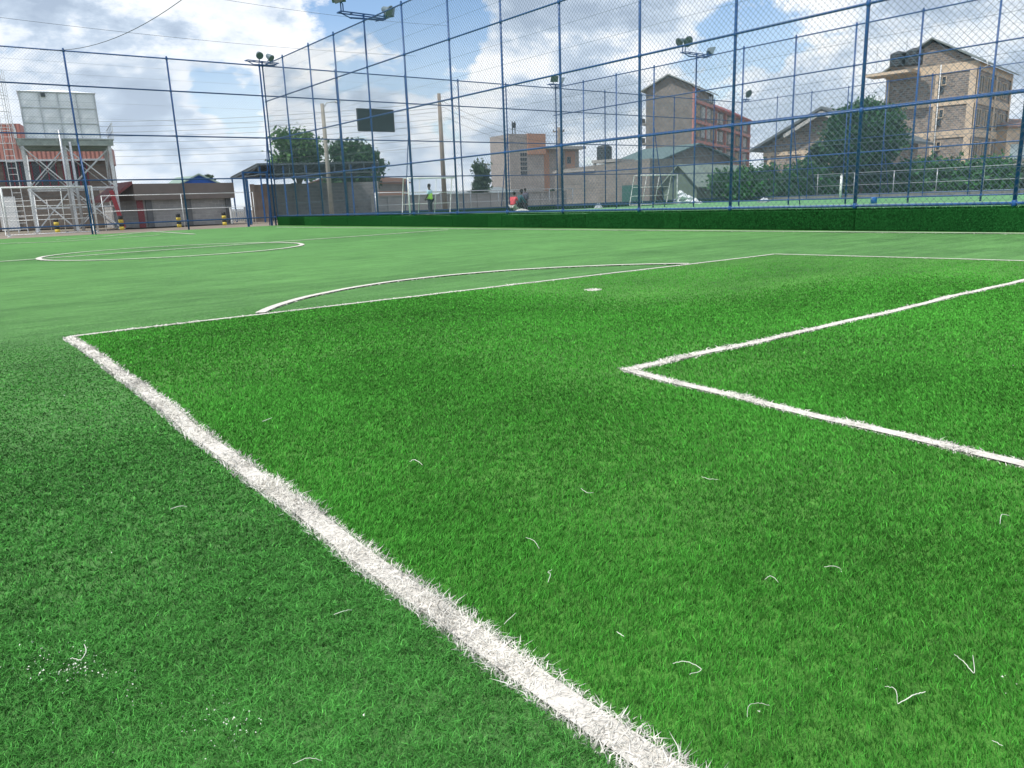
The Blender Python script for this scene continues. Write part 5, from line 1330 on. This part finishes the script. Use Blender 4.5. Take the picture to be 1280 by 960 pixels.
# stone apartment block at right
def right_block():
    D0 = 72; fr = Frame('apartment_block', 'dark stone apartment block with cream beams and a big gable roof, at the right', 'building', 1107, D0 + 5.2, 1218, D0, y0=120); t = fr.root; w = fr.w
    d = 14.0; ze = hz(1222, 77, D0); zap = fr.zh(1163, 53)
    gable_wall(t, w, d, ze, zap - .2, STONE); 
    gable_roof(t, w, d, ze + .1, zap + .05, mat('roof_dark', (.19, .22, .215), .7), .55, .14)
    fh = (hz(1222, 77, D0) - hz(1222, 159, D0)) / 2
    for i in range(4):
        z_ = ze - fh * i
        fr.box('beam', (-.05, -.10, z_ - .75), (w + .05, -.003, z_ - .05 if i else z_ + .0), CREAM)
        q = MB(); q.box((w + .003, -.1, z_ - .75), (w + .1, d, z_ - .05)); q.build('beam', CREAM, t)
    xc = [0.0, fr.lx(1168, 0, 120)[0], w - .55]
    for x, ww in ((xc[0], .35), (xc[1], .28), (xc[2], .6)): fr.box('column', (x, -.13, 0), (x + ww, -.101, ze - .1), CREAM)
    q = MB(); q.tube([(fr.lx(1174, 0, 120)[0], -.22, 0), (fr.lx(1174, 0, 120)[0], -.22, ze)], .06, 6); q.build('drain_pipe', WHITEP, t, True)
    for i in range(3):
        z_ = ze - fh * i - fh + .9
        window(t, fr.lx(1171, 0, 120)[0], z_ + .3, .7, .7, 0, CREAM, GLASS, 1, th=.12)
        window(t, fr.lx(1171, 0, 120)[0], z_ - .5 + .1, .5, .5, 0, DARK, GLASS, 0, th=.12)
    # long side windows, facing +x : build strips
    for i in range(3):
        z_ = ze - fh * i - fh + .25
        for k in range(4):
            y = .9 + (d - 1.8) * k / 4
            q = MB(); ff = .07
            for yy in (y, y + .85, y + 1.7): q.box((w + .003, yy, z_), (w + .12, yy + ff, z_ + 1.6))
            q.box((w + .003, y + ff, z_), (w + .11, y + 1.7, z_ + ff)); q.box((w + .003, y + ff, z_ + 1.53), (w + .11, y + 1.7, z_ + 1.6)); o = q.build('window', CREAM, t)
            q = MB(); q.box((w + .002, y + ff, z_ + ff), (w + .04, y + 1.7, z_ + 1.53)); q.build('pane', GLASS, o)
    for y in (0.02, d * .5, d - .6): q = MB(); q.box((w + .1, y, 0), (w + .16, y + .5, ze - .1)); q.build('column', CREAM, t)
    # flat roof wing at left with tank slab
    xs2 = fr.lx(1096, 0, 90)[0]; zs = fr.zh(1105, 92)
    fr.box('roof_slab', (xs2, .5, zs - .25), (-.06, 4.5, zs), CREAM)
    fr.box('wing_wall', (xs2 + 1.1, .8, 0), (-.06, 4.4, zs - .26), STONE)
    fr.box('slab_edge', (-1.2, -2.6, ze - .55), (fr.lx(1152, 0, 80)[0], -.14, ze - .3), CREAM)
    q = MB(); q.tube([(w + .9, -.7, ze - .15), (w + 1.0, -.6, ze - .6), (w + .3, -.3, ze - 1.0)], .06, 6); q.build('gutter_pipe', WHITEP, t, True)
    return fr, ze
rb, rze = right_block()
roof_tank(1122, 74.2, 65, 84, 19, 'black roof tank on the left of the pair on the stone apartment block')
roof_tank(1142, 73.0, 61, 82, 20, 'black roof tank nearest the gable of the stone apartment block')
# antenna masts
for px, D, y0, y1, lab in ((1095, 76, 62, 90, 'thin antenna mast at the left corner of the stone apartment block'), (1133, 75, 50, 66, 'short antenna rod between the black roof tanks')):
    p = col(px, D, y1); q = MB(); za, zb_ = hz(px, y1, D), hz(px, y0, D); q.tube([(0, 0, za), (0, 0, zb_)], .03, 6)
    for k in range(4): q.tube([(-.25, 0, zb_ - .15 - k * .15), (.25, 0, zb_ - .15 - k * .15)], .012, 5)
    o = q.build('antenna_mast', GALV); o.location = (p.x, p.y, 0); tag(o, lab, 'antenna')
# far right house and wall
f_ = simple_house(1252, 1330, 80, 84, 160, 146, 'cream walled house with a brown roof at the right edge', CREAM, ROOF_BR, 9, 'x')
x_ = f_.lx(1258)[0]; f_.box('pale_door', (x_, -.05, 0), (x_ + 3, -.003, f_.zh(1270, 181)), mat('pale_blue_panel', (.50, .62, .64), .7))
block_wall('boundary_wall', 'low grey stone wall at the right edge below the cream house', 1225, 58, 1340, 59, 198, STONE3, piers=5, cap=False)

# white pipe fence beyond the neighbouring pitches
p0 = Vector((VF3 + 1.6, U0, 0)); p1 = Vector((VF3 + 1.6, UL, 0))
rail_run('pipe_railing', 'long galvanised pipe railing in front of the hedges', (p0, p1), 1.75, (1.73, .95, .35), GALV, .022, 2.6, z0=0)
p_ = gnd(1050, 243.5, 0)
q = MB(); q.tube([(0, 0, 0), (0, 0, 1.45)], .075, 10); q.lathe([(.09, 1.44), (.04, 1.5)], (0, 0, 0), 10); o = q.build('white_post', WHITEP, smooth=True); o.location = (VF3 - 1.0, solve_y(1050, VF3 - 1.0), ZP - .02)
tag(o, 'single thick white post standing before the hedges', 'post')
# stone kerb beyond
fk = boxp('stone_kerb', (VF3 + .3, U0, 0), (VF3 + .9, UL, .32), mat('rubble', (.22, .21, .20), .95, .4, 5, bump=.05), None); tag(fk, 'low rubble kerb at the foot of the farthest blue fence', 'kerb')
# basket hoop bracket on pitch2/1 posts, cardboard and sheets along the edge
for px, yb, w, lab in ((748, 258.5, .32, 'crumpled white sheet on the turf edge before the long block building'), (955, 247.5, .5, 'grey-white tarpaulin lump at the farthest fence left of the white post')):
    p = gnd(px, yb, ZP) if px > 900 else gnd(px, yb, ZP)
    D = min(depth_of(p), 44); c = col(px, D); q = MB(); S = 6
    q.lathe([(w * .9, 0), (w * .8, .08), (w * .5, .18), (w * .15, .24)], (0, 0, 0), 11)
    q.v = [(a_[0] * random.uniform(.8, 1.2), a_[1] * random.uniform(.5, .8), a_[2] * random.uniform(.6, 1.3)) for a_ in q.v]
    o = q.build('tarpaulin', mat('white_sheet', (.42, .46, .50), .7)); o.location = (c.x, c.y, ZP + .004); tag(o, lab, 'tarpaulin')
